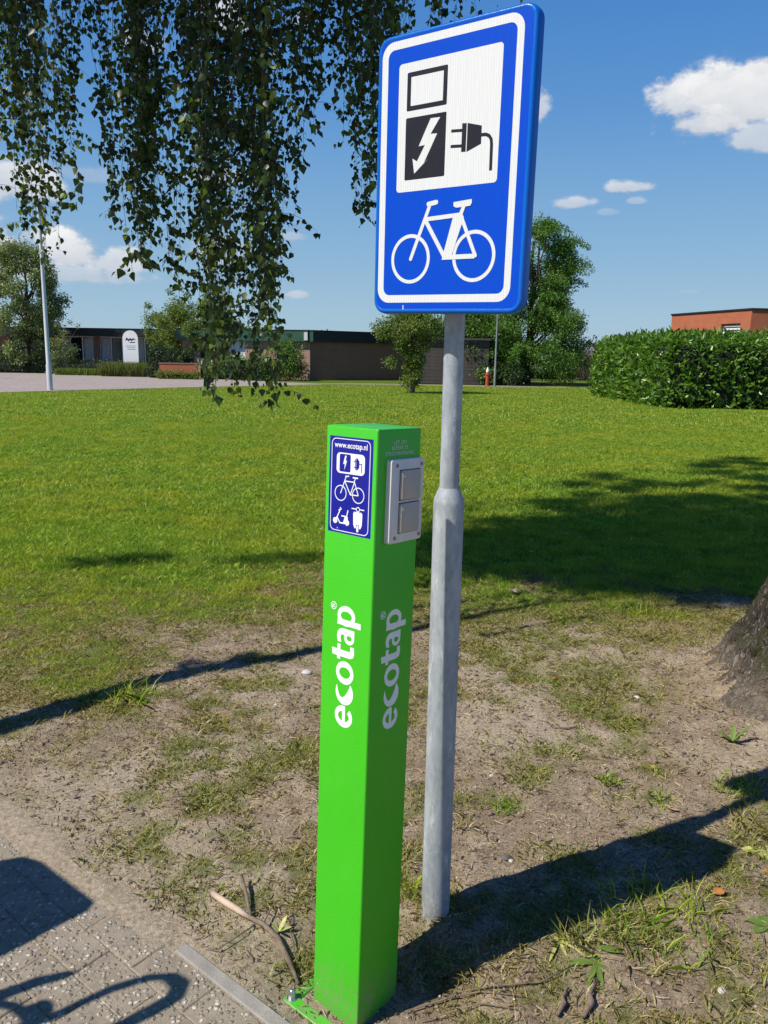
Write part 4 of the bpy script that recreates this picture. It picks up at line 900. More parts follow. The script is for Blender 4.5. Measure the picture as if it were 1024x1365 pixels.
# big feathery tree
cl = []
for _ in range(170):
    a = rng.uniform(0, 2 * math.pi); h = rng.random() ** .9; z = .8 + 8.9 * h
    env = 3.45 * (1 - h ** 2.2) ** .55 * (.8 + .25 * math.sin(h * 9)) + .35
    q = env * (.35 + .65 * rng.random() ** .5)
    cl.append(((q * math.cos(a), q * math.sin(a), z - .12 * q), rng.uniform(.35, .7)))
    if rng.random() < .5:                                # sprays reaching out and drooping
        for j in range(4): cl.append((((q + .35 * j + .3) * math.cos(a), (q + .35 * j + .3) * math.sin(a), z - .1 * j * j * .35), .3 - .045 * j))
for _ in range(60):
    a = rng.uniform(0, 2 * math.pi); q = 3.6 * rng.random() ** .5; cl.append(((q * math.cos(a), q * math.sin(a), rng.uniform(.6, 4.2)), rng.uniform(.4, .7)))
make_tree('big_tree', (8.9, 50.5, 0), 10.2, .22, cl, 78000, .18, .065, ML['ash'], 'big feathery dark green tree behind the road sign', limbs=34, droop=.5, trunk_h=.85)
cl = crown_clumps(0, 0, .3, 4.4, 2.6, 60, lambda h: 1 - .45 * h, (.4, .7), .3)
make_tree('garden_shrub', (4.9, 49.6, 0), 4.6, .1, cl, 20000, .15, .09, ML['mid'], 'dense rounded green bush behind the slim lamp post', cat='shrub', limbs=8)
cl = crown_clumps(0, 0, .2, 1.2, 1.6, 24, None, (.3, .5), .3)
make_tree('garden_shrub', (7.4, 48.0, 0), 1.2, .05, cl, 7000, .13, .07, ML['dark'], 'low dark shrub under the big feathery tree', cat='shrub', limbs=5)
# bare-looking dry shrub
ds = empty('dry_shrub', (15.3, 62.5, 0), label='half bare greyish shrub between the big tree and the hedge', cat='shrub')
mb = MB()
for _ in range(90):
    a = rng.uniform(0, 2 * math.pi); q = rng.random() ** .6 * 1.9; hh = rng.uniform(1.6, 4.2) * (1 - .2 * q / 2.4)
    p0 = Vector((.3 * math.cos(a), .3 * math.sin(a), 0)); p1 = Vector((q * math.cos(a), q * math.sin(a), hh)); mb.tube(limb_path(p0, p1, .05, 3, .06), [.03, .022, .014, .007], 4)
mb.build('branches', paint('bare_grey_twigs', (.20, .15, .12), .9), ds)
P_, d = clump_points([((rng.uniform(-1.6, 1.6), rng.uniform(-1.4, 1.4), rng.uniform(.3, 2.4)), .45) for _ in range(26)], 2600); leaf_cards('foliage', P_, .12, .06, ML['dry'], ds, kind='stuff')
box_hedge('field_edge_shrubs', (14.5, 66, 0), 14, 1.4, .8, 0, 7000, .14, .08, ML['mid'], 'low tangle of plants along the edge of the far field', cat='shrubs', rough=.3, round_=.4)
# field: paler crop strip, white object, treeline
M_crop = paint('field_crop', (.09, .14, .035), .95, .15, .12, 0, .05, 4)
sheet('field', [(-60, 96), (140, 96), (300, 400), (-200, 400)], .05, M_crop, kind='structure')
hb = empty('hay_bale', (22.0, 100, 0), label='white wrapped bale lying in the far field', cat='bale')
MB().lathe([(.55, -1.2), (.62, -1.1), (.62, 1.1), (.55, 1.2)], 18, 0, Matrix.Translation((0, 0, .6)) @ Matrix.Rotation(R(90), 4, 'Y')).build('wrap', M_frame, hb, auto=40)
cl = []
for x in np.arange(-160, 260, 2.6):
    hh = 4.6 + 3.2 * float(fbm(x, 3.0, .045, 3)) + rng.uniform(-.6, .6)
    for z in np.arange(1, hh, 1.8): cl.append(((x + rng.uniform(-1, 1), 235 + rng.uniform(-4, 4), z), rng.uniform(1.3, 2.1)))
P_, d = clump_points(cl, 26000); P_[:, 2] = np.maximum(P_[:, 2], .1)
tag(leaf_cards('distant_treeline', P_, .9, .6, ML['far'], None, .1, 'diamond', d), 'dark line of trees on the horizon beyond the field', 'treeline', kind='stuff')

# ------------------------------------------------------------------ grass, by instances
def tuft_mesh(name, n, rad, h0, h1, w, lean, mat, seg=2):
    a = rng.uniform(0, 2 * math.pi, n); q = rad * np.sqrt(rng.random(n)); b = np.stack([q * np.cos(a), q * np.sin(a), np.full(n, -.004)], 1)
    h = rng.uniform(h0, h1, n)[:, None]; l = rng.normal(size=(n, 3)) * lean; l[:, 2] = 1; l /= np.linalg.norm(l, axis=1, keepdims=True)
    dr = np.concatenate([l[:, :2], np.zeros((n, 1))], 1); s = np.stack([-np.sin(a * 3 + q * 50), np.cos(a * 3 + q * 50), np.zeros(n)], 1) * w * .5 * rng.uniform(.6, 1.2, n)[:, None]
    m = b + l * h * .55; t = m + (l + dr * .9) * h * .5; t[:, 2] -= (h[:, 0] * .12)
    V = np.stack([b - s, b + s, m + s * .8, t, m - s * .8], 1).reshape(-1, 3); Fc = (np.arange(n) * 5)[:, None] + np.array([[0, 1, 2, 3, 4]])
    me = np_mesh(name, V, Fc); me.materials.append(mat); return bpy.data.objects.new(name, me)
def scatter(name, pts, scl, proto, tilt=None, label=None):
    n = len(pts); me = bpy.data.meshes.new(name); me.vertices.add(n); me.vertices.foreach_set('co', np.asarray(pts, np.float32).ravel())
    a = me.attributes.new('scl', 'FLOAT', 'POINT'); a.data.foreach_set('value', np.asarray(scl, np.float32))
    rot = np.zeros((n, 3), np.float32); rot[:, 2] = rng.uniform(0, 6.283, n)
    if tilt: rot[:, 0] = rng.uniform(-tilt, tilt, n); rot[:, 1] = rng.uniform(-tilt, tilt, n)
    a = me.attributes.new('rot', 'FLOAT_VECTOR', 'POINT'); a.data.foreach_set('vector', rot.ravel())
    o = bpy.data.objects.new(name, me); COL.objects.link(o)
    g = bpy.data.node_groups.new('scatter_' + name, 'GeometryNodeTree'); g.is_modifier = True
    g.interface.new_socket('Geometry', in_out='INPUT', socket_type='NodeSocketGeometry'); g.interface.new_socket('Geometry', in_out='OUTPUT', socket_type='NodeSocketGeometry')
    N = g.nodes; L = g.links; gi = N.new('NodeGroupInput'); go = N.new('NodeGroupOutput'); io = N.new('GeometryNodeInstanceOnPoints'); oi = N.new('GeometryNodeObjectInfo'); oi.inputs['Object'].default_value = proto
    a1 = N.new('GeometryNodeInputNamedAttribute'); a1.data_type = 'FLOAT'; a1.inputs['Name'].default_value = 'scl'
    a2 = N.new('GeometryNodeInputNamedAttribute'); a2.data_type = 'FLOAT_VECTOR'; a2.inputs['Name'].default_value = 'rot'
    mp = N.new('GeometryNodeMeshToPoints'); L.new(gi.outputs[0], mp.inputs[0]); L.new(mp.outputs[0], io.inputs['Points']); L.new(oi.outputs['Geometry'], io.inputs['Instance'])
    L.new(a1.outputs[0], io.inputs['Scale']); L.new(a2.outputs[0], io.inputs['Rotation']); L.new(io.outputs[0], go.inputs[0])
    md = o.modifiers.new('scatter', 'NODES'); md.node_group = g
    return tag(o, label, kind='stuff')
def blade_mat(name, cols, patch, trans=.35):
    m, nt, out = new_mat(name); t = NT(nt); g = t.n('ShaderNodeNewGeometry'); k = len(cols)
    c = t.ramp(g.outputs['Random Per Island'], [(i / (k - 1), cc) for i, cc in enumerate(cols)])
    c = t.mix(t.ramp(t.noise(.8, 6, .7, g.outputs['Position']), [(.44, 0), (.60, .85)]), c, patch)
    c = t.mix(t.ramp(t.noise(5, 3, .6, t.mapv(g.outputs['Position'], loc=(5, 3, 0))), [(.48, 0), (.70, .6)]), c, cols[0])
    p = t.princ(None, c, .42, spec=.35); tr = t.n('ShaderNodeBsdfTranslucent'); hs = t.n('ShaderNodeHueSaturation'); hs.inputs['Value'].default_value = 1.5; nt.links.new(c, hs.inputs['Color']); nt.links.new(hs.outputs[0], tr.inputs[0])
    mx = t.n('ShaderNodeMixShader'); mx.inputs[0].default_value = trans; nt.links.new(p.outputs[0], mx.inputs[1]); nt.links.new(tr.outputs[0], mx.inputs[2]); nt.links.new(mx.outputs[0], out.inputs[0]); return m
M_lawn = blade_mat('lawn_blades', [(.07, .17, .006), (.17, .35, .010), (.29, .44, .02), (.54, .58, .13)], (.40, .44, .035))
M_thin = blade_mat('thin_weedy_blades', [(.19, .23, .03), (.30, .30, .06), (.38, .31, .12), (.16, .25, .025)], (.38, .30, .12), .25)
M_dry = paint('dry_straw', (.50, .40, .24), .8, .3, 30, 0, 0)
def field_pts(n, x0, x1, y0, y1, dens, slope=.58, extra=.5):
    x = rng.uniform(x0, x1, n); y = rng.uniform(y0, y1, n); k = np.abs(x) < slope * y + extra; x, y = x[k], y[k]
    p = dens(x, y); k = rng.random(len(x)) < p; x, y = x[k], y[k]
    return np.stack([x, y, gz(x, y)], 1)
def on_lawn(x, y):                                       # off the far paving and the soil strip
    poly = [(-34, 2), (-14.2, 29.1), (-9.1, 36.4), (-5.6, 40.2), (-3.4, 43.2), (0, 44.3), (7, 43.9), (12, 44.8), (30, 44), (30, 60), (-70, 60), (-70, 2)]
    inside = np.zeros(len(x), bool); j = len(poly) - 1
    for i in range(len(poly)):
        xi, yi = poly[i]; xj, yj = poly[j]; c = ((yi > y) != (yj > y)) & (x < (xj - xi) * (y - yi) / (yj - yi + 1e-9) + xi); inside ^= c; j = i
    inside &= ~((x > 10.5) & (y > 44) & (y < 60))
    hedge = (x > 9.4) & (x < 24.5) & (y > 26.5) & (y < 36)
    return ~inside & ~hedge
near1 = tuft_mesh('grass_tuft_near', 60, .085, .022, .058, .0034, .45, M_lawn); near2 = tuft_mesh('grass_tuft_long', 46, .07, .03, .085, .0038, .55, M_lawn)
midt = tuft_mesh('grass_tuft_mid', 70, .17, .025, .065, .0062, .5, M_lawn); fart = tuft_mesh('grass_tuft_far', 80, .42, .03, .075, .014, .5, M_lawn)
thin = tuft_mesh('weed_tuft', 34, .05, .008, .028, .0028, .9, M_thin)
moss = tuft_mesh('moss_tuft', 46, .035, .004, .012, .0024, 1.2, M_thin)
def T(x, y): return turf(x, y)
p = field_pts(16000, -5, 5.5, 2.4, 7.5, lambda x, y: sst(.5, .9, T(x, y))); scatter('lawn_grass', p, rng.uniform(.5, 1.05, len(p)) * (.55 + .5 * sst(4.2, 5.6, p[:, 1])), near1)
p = field_pts(5200, -5, 5.5, 3.6, 8.5, lambda x, y: sst(.6, 1, T(x, y)) * sst(.42, .62, fbm(x, y, 1.3, 3, 40))); scatter('lawn_grass', p, rng.uniform(.6, 1.05, len(p)), near2)
p = field_pts(26000, -12, 12, 7.0, 19, lambda x, y: .9 * np.ones(len(x))); scatter('lawn_grass', p, rng.uniform(.7, 1.2, len(p)), midt)
p = field_pts(36000, -26, 30, 18, 46, lambda x, y: on_lawn(x, y) * .9); scatter('lawn_grass', p, rng.uniform(.7, 1.2, len(p)), fart)
p = field_pts(30000, -3.2, 3.6, 1.1, 5.8, lambda x, y: np.clip(T(x, y) * 1.6, 0, .95) * (1 - .8 * sst(.6, .95, T(x, y))) + .05 * (kerb_en(x, y)[1] > .05)); scatter('thin_turf', p, rng.uniform(.5, 1.5, len(p)), thin)
p = field_pts(40000, -3.2, 3.6, 1.1, 5.8, lambda x, y: (np.clip(T(x, y) * 2.2, 0, 1) * .85 + .05 * sst(.45, .6, fbm(x, y, 3, 4, 31))) * (kerb_en(x, y)[1] > .04)); scatter('ground_moss', p, rng.uniform(.6, 1.8, len(p)), moss)
# litter: crumbs of soil, straw, tiny twigs, woodchips
def crumb(name, r, mat, seed):
    rs = random.Random(seed); mb = MB(); v = [(rs.uniform(.6, 1) * r * a, rs.uniform(.6, 1) * r * b, rs.uniform(.4, .8) * r * c) for a, b, c in ((1, 0, 0), (-1, 0, 0), (0, 1, 0), (0, -1, 0), (0, 0, 1), (0, 0, -1))]
    mb.add(v, [(0, 2, 4), (2, 1, 4), (1, 3, 4), (3, 0, 4), (2, 0, 5), (1, 2, 5), (3, 1, 5), (0, 3, 5)]); me = mb.mesh(name); me.materials.append(mat); return bpy.data.objects.new(name, me)
def sliver(name, L_, w, mat, bend=.2, t=.0012):
    mb = MB(); mb.tube([(-L_ / 2, 0, 0), (0, bend * L_, w), (L_ / 2, 0, 0)], [w * .6, w, w * .4], 4); me = mb.mesh(name); me.materials.append(mat); return bpy.data.objects.new(name, me)
M_clod = paint('soil_crumbs', (.27, .20, .13), 1, .4, 40, 0, 0); M_peb = paint('pale_pebbles', (.42, .39, .35), .8, .3, 60, 0, 0); M_chip = paint('wood_chips', (.25, .15, .085), .9, .4, 50, 0, 0)
bare = lambda k: (lambda x, y: (kerb_en(x, y)[1] > .01) * (.25 + .75 * (1 - np.clip(T(x, y) * 1.3, 0, 1))) * (.35 + 1.3 * fbm(x, y, 3.1, 4, k) ** 2))
for nm, pr, n, k in (('soil_crumbs', crumb('crumb', .0052, M_clod, 1), 42000, 1), ('pebbles', crumb('pebble', .0042, M_peb, 2), 9000, 2), ('straw_litter', sliver('straw', .035, .0011, M_dry), 15000, 3),
                     ('twig_litter', sliver('small_twig', .045, .0013, M_twig, .12), 5500, 4), ('chip_litter', sliver('chip', .012, .0018, M_chip, .1), 20000, 5), ('clods', crumb('clod', .011, M_clod, 7), 5200, 6), ('dark_litter', sliver('dark_bit', .016, .0022, M_twig, .15), 13000, 8)):
    p = field_pts(n, -3, 3.4, 1.1, 5.4, bare(k)); p[:, 2] += .002; scatter(nm, p, rng.uniform(.4, 1.35, len(p)) ** 1.3, pr, .25)
gr = crumb('grit', .0026, M_peb, 5); x = rng.uniform(-2.4, .6, 6000); y = rng.uniform(1.0, 2.9, 6000); e_, n_k = kerb_en(x, y); k = (n_k < 0) & (n_k > -1.3) & (rng.random(6000) < .25 + .75 * sst(-.45, 0, n_k))
scatter('grit', np.stack([x[k], y[k], np.full(k.sum(), .0015)], 1), rng.uniform(.4, 1.3, k.sum()), gr, .4)
# small white flowers in the lawn
fl = crumb('petals', .012, M_frame, 9); p = field_pts(1500, -10, 12, 5.5, 26, lambda x, y: .25 * sst(.5, .62, fbm(x, y, .5, 3, 77))); p[:, 2] += .05; scatter('lawn_flowers', p, rng.uniform(.5, 1.1, len(p)), fl)

# ------------------------------------------------------------------ birch: trunk, limbs, hanging twigs, leaves
def birch_bark():
    m, nt, out = new_mat('fissured_birch_bark'); t = NT(nt); p = t.pos(); q = t.mapv(p, (1, 1, .5))
    q = t.mapv(p, (1, 1, .38)); r1 = t.math('ABSOLUTE', t.math('SUBTRACT', t.noise(11, 5, .65, q, dist=1.2), .5)); r2 = t.math('ABSOLUTE', t.math('SUBTRACT', t.noise(26, 5, .7, t.mapv(q, loc=(4, 1, 2)), dist=.8), .5))
    fis = t.math('MULTIPLY', t.ramp(r1, [(.0, 0), (.07, 1)]), t.ramp(r2, [(.0, .25), (.06, 1)]))
    c = t.ramp(t.noise(38, 8, .75, q), [(.3, (.07, .058, .045)), (.55, (.15, .13, .11)), (.75, (.27, .245, .215))])
    c = t.mix(t.math('SUBTRACT', 1.0, fis), c, (.03, .024, .018))
    c = t.mix(t.ramp(t.noise(6, 5, .7, t.mapv(p, (1, 1, .35), loc=(3, 0, 0))), [(.64, 0), (.68, .7)]), c, (.42, .40, .37))
    c = t.mix(t.ramp(t.noise(5, 4, .6, t.mapv(p, loc=(7, 0, 2))), [(.55, 0), (.7, .5)]), c, (.10, .11, .035))
    sz = t.n('ShaderNodeSeparateXYZ'); nt.links.new(p, sz.inputs[0])
    c = t.mix(t.ramp(t.math('ADD', sz.outputs[2], t.math('MULTIPLY', t.noise(8, 5, .7, p), .22)), [(.22, .9), (.36, 0)]), c, t.ramp(t.noise(60, 6, .7, p), [(.35, (.13, .1, .075)), (.65, (.30, .25, .19))]))
    h = t.math('ADD', t.math('MULTIPLY', fis, .7), t.math('MULTIPLY', t.noise(60, 6, .7, q), .6))
    t.princ(out, c, .95, 0, t.bump(h, .9, .02), spec=.2); return m
M_birch = birch_bark()
BZ = 0.0
birch = empty('birch_tree', (2.12, 3.42, 0), label='large birch with rough grey trunk at right and drooping leafy twigs overhead', cat='tree')
nz, na = 110, 150; zz = np.concatenate([np.linspace(-.12, 1.2, 80), np.linspace(1.25, 6.2, 30)]); aa = np.linspace(0, 2 * math.pi, na, endpoint=False)
ZZ, AA = np.meshgrid(zz, aa, indexing='ij'); zc = np.maximum(ZZ, 0)
RR = (.295 - .02 * zc) + .37 * np.exp(-zc / .33) * (.72 + .28 * (.5 + .5 * np.cos(AA - 3.3)) + .14 * np.cos(5 * AA + .8)) * (1 + 0 * zc)
RR = np.maximum(RR, .1)
nzv = fbm(AA * 5 + 20 + 40, ZZ * 3 + 9, 1.7, 5, 1.5); rid = np.abs(fbm(np.cos(AA) * 3 + 30, ZZ * 1.3 + np.sin(AA) * 3 + 30, 3.2, 4, 4.0) - .5)
nzv2 = fbm(np.cos(AA) * 4 + 30, ZZ * 4 + np.sin(AA) * 4 + 30, 3.0, 4, 6.0)
RR = RR + (nzv2 - .5) * .09 - .05 * np.exp(-(rid / .035) ** 2) + (fbm(np.cos(AA) * 9 + 30, ZZ * 9 + np.sin(AA) * 9 + 30, 3.0, 3, 2.0) - .5) * .03
XX = RR * np.cos(AA) + .05 * zc; YY = RR * np.sin(AA)
idb = np.arange(len(zz) * na).reshape(len(zz), na); idn = np.roll(idb, -1, 1)
link('trunk', np_mesh('trunk', np.stack([XX.ravel(), YY.ravel(), ZZ.ravel()], 1), np.stack([idb[:-1].ravel(), idn[:-1].ravel(), idn[1:].ravel(), idb[1:].ravel()], 1)), M_birch, birch, smooth=True)
bo = Vector(birch.location)
M_blimb = paint('birch_limb_bark', (.05, .04, .035), .85, .4, 9, 0, .005, 60)
limbs = []
def add_limb(pts, r0, r1):
    n = len(pts); q = [Vector(p) - bo for p in pts]; MB().tube(q, [r0 + (r1 - r0) * i / (n - 1) for i in range(n)], 8).build('limb', M_blimb, birch, smooth=True); limbs.append(pts)
add_limb([(2.2, 3.4, 4.2), (1.4, 3.9, 5.2), (.4, 4.6, 5.7), (-.8, 5.0, 5.6), (-1.9, 5.2, 5.0), (-2.6, 5.3, 4.5)], .10, .02)
add_limb([(2.25, 3.4, 4.8), (1.5, 4.6, 5.9), (.6, 6.2, 6.7), (-.6, 7.6, 7.0), (-1.8, 8.4, 6.8)], .09, .02)
add_limb([(2.3, 3.5, 5.2), (2.2, 5.5, 6.5), (1.8, 8, 7.2), (1.2, 10, 7.3)], .09, .02)
add_limb([(.4, 4.6, 5.7), (.1, 4.9, 4.9), (-.15, 5.0, 4.3), (-.5, 5.1, 3.9)], .03, .008)
add_limb([(2.25, 3.4, 5.0), (1.0, 3.1, 6.2), (-.8, 3.0, 6.6), (-2.6, 3.0, 6.2), (-4.2, 3.2, 5.6)], .09, .02)
# visible dark side branch in the curtain
def P3(px, py, Y): return at_depth(px, py, Y)
add_limb([P3(335, -60, 4.9), P3(322, 5, 4.9), P3(306, 50, 4.88), P3(300, 88, 4.86), P3(309, 125, 4.85), P3(312, 170, 4.85)], .013, .004)
add_limb([P3(306, 50, 4.88), P3(285, 72, 4.9), P3(262, 80, 4.95)], .007, .003)
add_limb([P3(300, 88, 4.86), P3(285, 108, 4.84), P3(270, 118, 4.8)], .005, .002)
add_limb([P3(322, 5, 4.9), P3(335, 45, 4.9), P3(350, 60, 4.95), P3(372, 40, 5.0)], .006, .003)
# curtain envelope: how low the twigs hang, per column of the photograph, at their own depth in the place
envx = [-60, 0, 18, 30, 60, 85, 100, 116, 128, 150, 172, 190, 205, 220, 240, 262, 285, 300, 318, 335, 365, 378, 388, 398, 412, 424, 436, 448, 470, 488, 500, 530, 580, 640, 665]
envy = [150, 180, 240, 300, 350, 330, 275, 130, 150, 290, 362, 352, 300, 330, 400, 470, 525, 500, 535, 520, 538, 400, 330, 230, 210, 175, 70, 120, 265, 300, 255, 110, 60, 25, 0]
groups = [(-70, 112, 50, (4.6, 5.8), .75), (120, 205, 32, (4.5, 5.6), .75), (205, 300, 36, (4.5, 6.0), .72), (296, 390, 42, (4.5, 6.0), .72), (385, 428, 15, (4.6, 6.0), .75), (440, 512, 28, (4.6, 5.8), .85), (425, 665, 62, (4.8, 6.4), .75), (-70, 430, 48, (5.6, 6.8), .5)]
tw = MB(); LB = []; LD = []; LL = []
def strand(px, ybot, Y, dens, zt=None, slant=0.0):
    b = P3(px, ybot, Y); ztop = (2.05 + .402 * Y + random.uniform(.0, .5)) if zt is None else zt
    n = max(4, int((ztop - b.z) / .22)); pts = []; ph = random.uniform(0, 6); dx = slant + random.uniform(-.16, .16); dy = random.uniform(-.1, .1)
    for i in range(n + 1):
        t = i / n; z = b.z + (ztop - b.z) * t; sway = .030 * math.sin(ph + z * 3.1) * min(1, t * 3) + .012 * math.sin(ph * 3 + z * 8.3)
        pts.append(Vector((b.x + dx * t ** 1.5 + sway, b.y + dy * t + .02 * math.sin(ph * 2 + z * 2.3), z)))
    tw.tube([p - bo for p in pts], [.0009 + .0014 * i / n for i in range(n + 1)], 3, caps=False)
    ln = (ztop - b.z); z = 0.0
    while z < ln:
        t = z / ln * n; i = min(n - 1, int(t)); p = pts[i].lerp(pts[i + 1], t - i); k = 1 if random.random() > .3 else random.randint(2, 4)
        if random.random() < dens:
            a = random.uniform(0, 6.283); o = Vector((math.cos(a), math.sin(a), 0)); tipk = 1.25 if z < .12 else 1.0
            for j in range(k):
                off = o * (.012 + .022 * j) + Vector((random.gauss(0, .006), random.gauss(0, .006), -.012 * j * random.random() - .004)); q = p + off
                if j == 1: tw.tube([p - bo, p + o * .022 * k - bo + Vector((0, 0, -.01 * k))], [.0009, .0005], 3, caps=False)
                LB.append(q); d = Vector((o.x * .45 + random.gauss(0, .42), o.y * .45 + random.gauss(0, .42), -1)).normalized(); LD.append(d); LL.append(random.uniform(.025, .047) * tipk * (1 if random.random() > .25 else .62))
        if random.random() < .012:                       # a forked side spray
            a = random.uniform(0, 6.283); o = Vector((math.cos(a), math.sin(a), 0)); ql = [p + o * (.05 * j) + Vector((0, 0, .015 * j - .006 * j * j)) for j in range(6)]
            tw.tube([q - bo for q in ql], [.0016, .0014, .0012, .001, .0008, .0006], 3, caps=False)
            for q in ql[1:]:
                for _j in range(3): LB.append(q + Vector((random.gauss(0, .012), random.gauss(0, .012), -.006))); LD.append(Vector((random.gauss(0, .5), random.gauss(0, .5), -1)).normalized()); LL.append(random.uniform(.028, .046))
        z += random.uniform(.012, .034)
for (x0, x1, n, yr, dn) in groups:
    cen = [(random.uniform(x0, x1), random.uniform(-.2, .2)) for _ in range(max(3, n // 6))]
    for i in range(n):
        cc_, sl_ = random.choice(cen); px = cc_ + random.gauss(0, (x1 - x0) * .07 + 3); px = min(x1 + 4, max(x0 - 4, px)); E_ = float(np.interp(px, envx, envy))
        yb = E_ - abs(random.gauss(0, 80)) - (0 if random.random() < .3 else random.uniform(0, 230 if 205 < px < 390 else 150))
        if i % 5 == 0: yb = E_
        if yr[0] > 5.5: yb = min(yb, 0.45 * E_)
        strand(px, yb, random.uniform(*yr), dn, slant=sl_)
for px, yb, Y in ((288, 532, 3.9), (281, 520, 4.1), (330, 505, 4.2), (365, 540, 3.6), (315, 538, 3.9), (366, 505, 4.2), (60, 345, 4.2), (47, 300, 4.4), (105, 268, 4.4), (175, 362, 4.2), (187, 350, 4.4), (487, 298, 4.3), (265, 180, 4.2), (245, 150, 4.2)):
    strand(px, yb, Y, .8)
# canopy above the picture, shading the lawn to the right
kx, ky = math.cos(SUN_AZ) / math.tan(SUN_EL), math.sin(SUN_AZ) / math.tan(SUN_EL)
def inpoly(px, py, poly):
    c = False; j = len(poly) - 1
    for i in range(len(poly)):
        (xi, yi), (xj, yj) = poly[i], poly[j]
        if (yi > py) != (yj > py) and px < (xj - xi) * (py - yi) / (yj - yi) + xi: c = not c
        j = i
    return c
shade_poly = [(560, 735), (600, 705), (700, 688), (765, 655), (800, 634), (880, 640), (930, 622), (1024, 608), (1200, 600), (1300, 800), (1024, 795), (960, 800), (860, 778), (780, 784), (700, 768), (640, 756), (560, 750)]
for _ in range(560):
    px, py = random.uniform(560, 1250), random.uniform(600, 800)
    if not inpoly(px, py, shade_poly): continue
    g = ground_at(px, py); z = random.uniform(5.7, 7.2); c = Vector((g.x - kx * z, g.y - ky * z, z)); r_ = random.uniform(.12, .27)
    if z < 1.85 + .41 * c.y: continue
    for _k in range(int(400 * r_ * r_ / .04)):
        d = Vector((random.gauss(0, 1), random.gauss(0, 1), random.gauss(0, 1.2))) * r_ * .55; LB.append(c + d); LD.append(Vector((random.gauss(0, .5), random.gauss(0, .5), -1)).normalized()); LL.append(random.uniform(.04, .06))
for (px, py, sx0, n) in ((150, 750, .17, 240), (200, 745, .16, 200), (120, 754, .08, 70), (385, 746, .2, 240), (425, 742, .14, 160), (335, 750, .09, 60)):
    g = ground_at(px, py); z = 5.2; c = Vector((g.x - kx * z, g.y - ky * z, z))
    for _k in range(n): LB.append(c + Vector((random.gauss(0, sx0), random.gauss(0, sx0 * .4), random.gauss(0, .1)))); LD.append(Vector((random.gauss(0, .4), random.gauss(0, .4), -1)).normalized()); LL.append(random.uniform(.04, .06))
tw.build('hanging_twigs', M_twig, birch, kind='stuff')
LBn = np.array([list(v) for v in LB]); LDn = np.array([list(v) for v in LD]); LLn = np.array(LL)
M_bleaf = leaf_mat('birch_leaves', [(.016, .032, .008), (.024, .046, .01), (.04, .07, .012), (.028, .05, .011), (.018, .034, .008), (.12, .19, .025), (.03, .055, .01), (.16, .2, .03)], .42, .3, .35)  # dark tones carry leaf shade, the few bright ones stand for sunlit leaves
LV = np.array([(0, 0, 0), (.10, .30, .05), (.28, .44, .09), (.62, .24, .05), (1, 0, -.04), (.62, -.24, .05), (.28, -.44, .09), (.10, -.30, .05)])
ref = rng.normal(size=LBn.shape); sL = np.cross(LDn, ref); sL /= np.linalg.norm(sL, axis=1, keepdims=True); nL = np.cross(sL, LDn)
vis = np.array([(1 if (C_.y > .5) else 0) for C_ in LB]); cam_v = Vector((0, 0, HC))
def shown(v):
    d = v - cam_v; z = d.dot(fw)
    if z <= 0: return None
    return 512 + F * d.dot(rt) / z, 682.5 - F * d.dot(up) / z, z
size_px = []
for i, v in enumerate(LB):
    s_ = shown(v); size_px.append(LLn[i] / s_[2] if s_ and 5 < s_[0] < 1019 and 5 < s_[1] < 1000 and not (500 < s_[0] < 715 and s_[1] > 60) else 0)
order = np.argsort(-np.array(size_px)); single = order[:300]; rest = order[300:]
def leafV(i): return LBn[i][:, None, :] + LLn[i][:, None, None] * (LDn[i][:, None, :] * LV[None, :, 0:1] + sL[i][:, None, :] * LV[None, :, 1:2] + nL[i][:, None, :] * LV[None, :, 2:3])
V = leafV(rest).reshape(-1, 3) - np.array(bo)[None]; b = (np.arange(len(rest)) * 8)[:, None, None]; Fc = (b + np.array([[0, 1, 2, 3, 4], [0, 4, 5, 6, 7]])[None]).reshape(-1, 5)
link('foliage', np_mesh('foliage', V, Fc), M_bleaf, birch, kind='stuff')
lme = []
for k, c in enumerate(((.02, .036, .008), (.03, .055, .011), (.055, .095, .015))):
    me = np_mesh('leaf', LV, np.array([[0, 1, 2, 3, 4], [0, 4, 5, 6, 7]])); me.materials.append(leaf_mat('single_birch_leaf', [c, tuple(x * 1.25 for x in c)], .42, .32, .35)); lme.append(me)
for i in single:
    o = bpy.data.objects.new('leaf', lme[int(i) % 3]); COL.objects.link(o); o.parent = birch; l = LLn[i]; a, s_, n_, p_ = LDn[i] * l, sL[i] * l, nL[i] * l, LBn[i] - np.array(bo)
    o.matrix_local = Matrix(((a[0], s_[0], n_[0], p_[0]), (a[1], s_[1], n_[1], p_[1]), (a[2], s_[2], n_[2], p_[2]), (0, 0, 0, 1)))

# slender young birch left of the picture: its trunk's shadow crosses the bare soil
yb_ = empty('birch_tree', (-3.45, 1.62, 0), label='slender young birch standing outside the picture at left', cat='tree')
pth = []
for (px, py, z) in ((-60, 990, 1.2), (0, 969, 1.9), (200, 908, 2.6), (425, 865, 3.3), (600, 828, 4.1), (740, 806, 4.9), (900, 790, 5.8)):
    g = ground_at(px, py); pth.append(Vector((g.x - kx * z, g.y - ky * z, z)))
pth = [Vector((-3.45, 1.62, -.1)), Vector((pth[0].x - .1, pth[0].y - .15, .6))] + pth
MB().tube([p - Vector(yb_.location) for p in pth], [.105, .10, .09, .078, .06, .045, .034, .022, .012], 10).build('trunk', M_birch, yb_, smooth=True)
cl = []
top = pth[-1]
for _ in range(40): cl.append(((top.x + rng.normal() * .5 + 3.45 + .5, top.y + rng.normal() * .35 - 1.62 + .5, 6.4 + rng.uniform(0, 1.2)), .25))
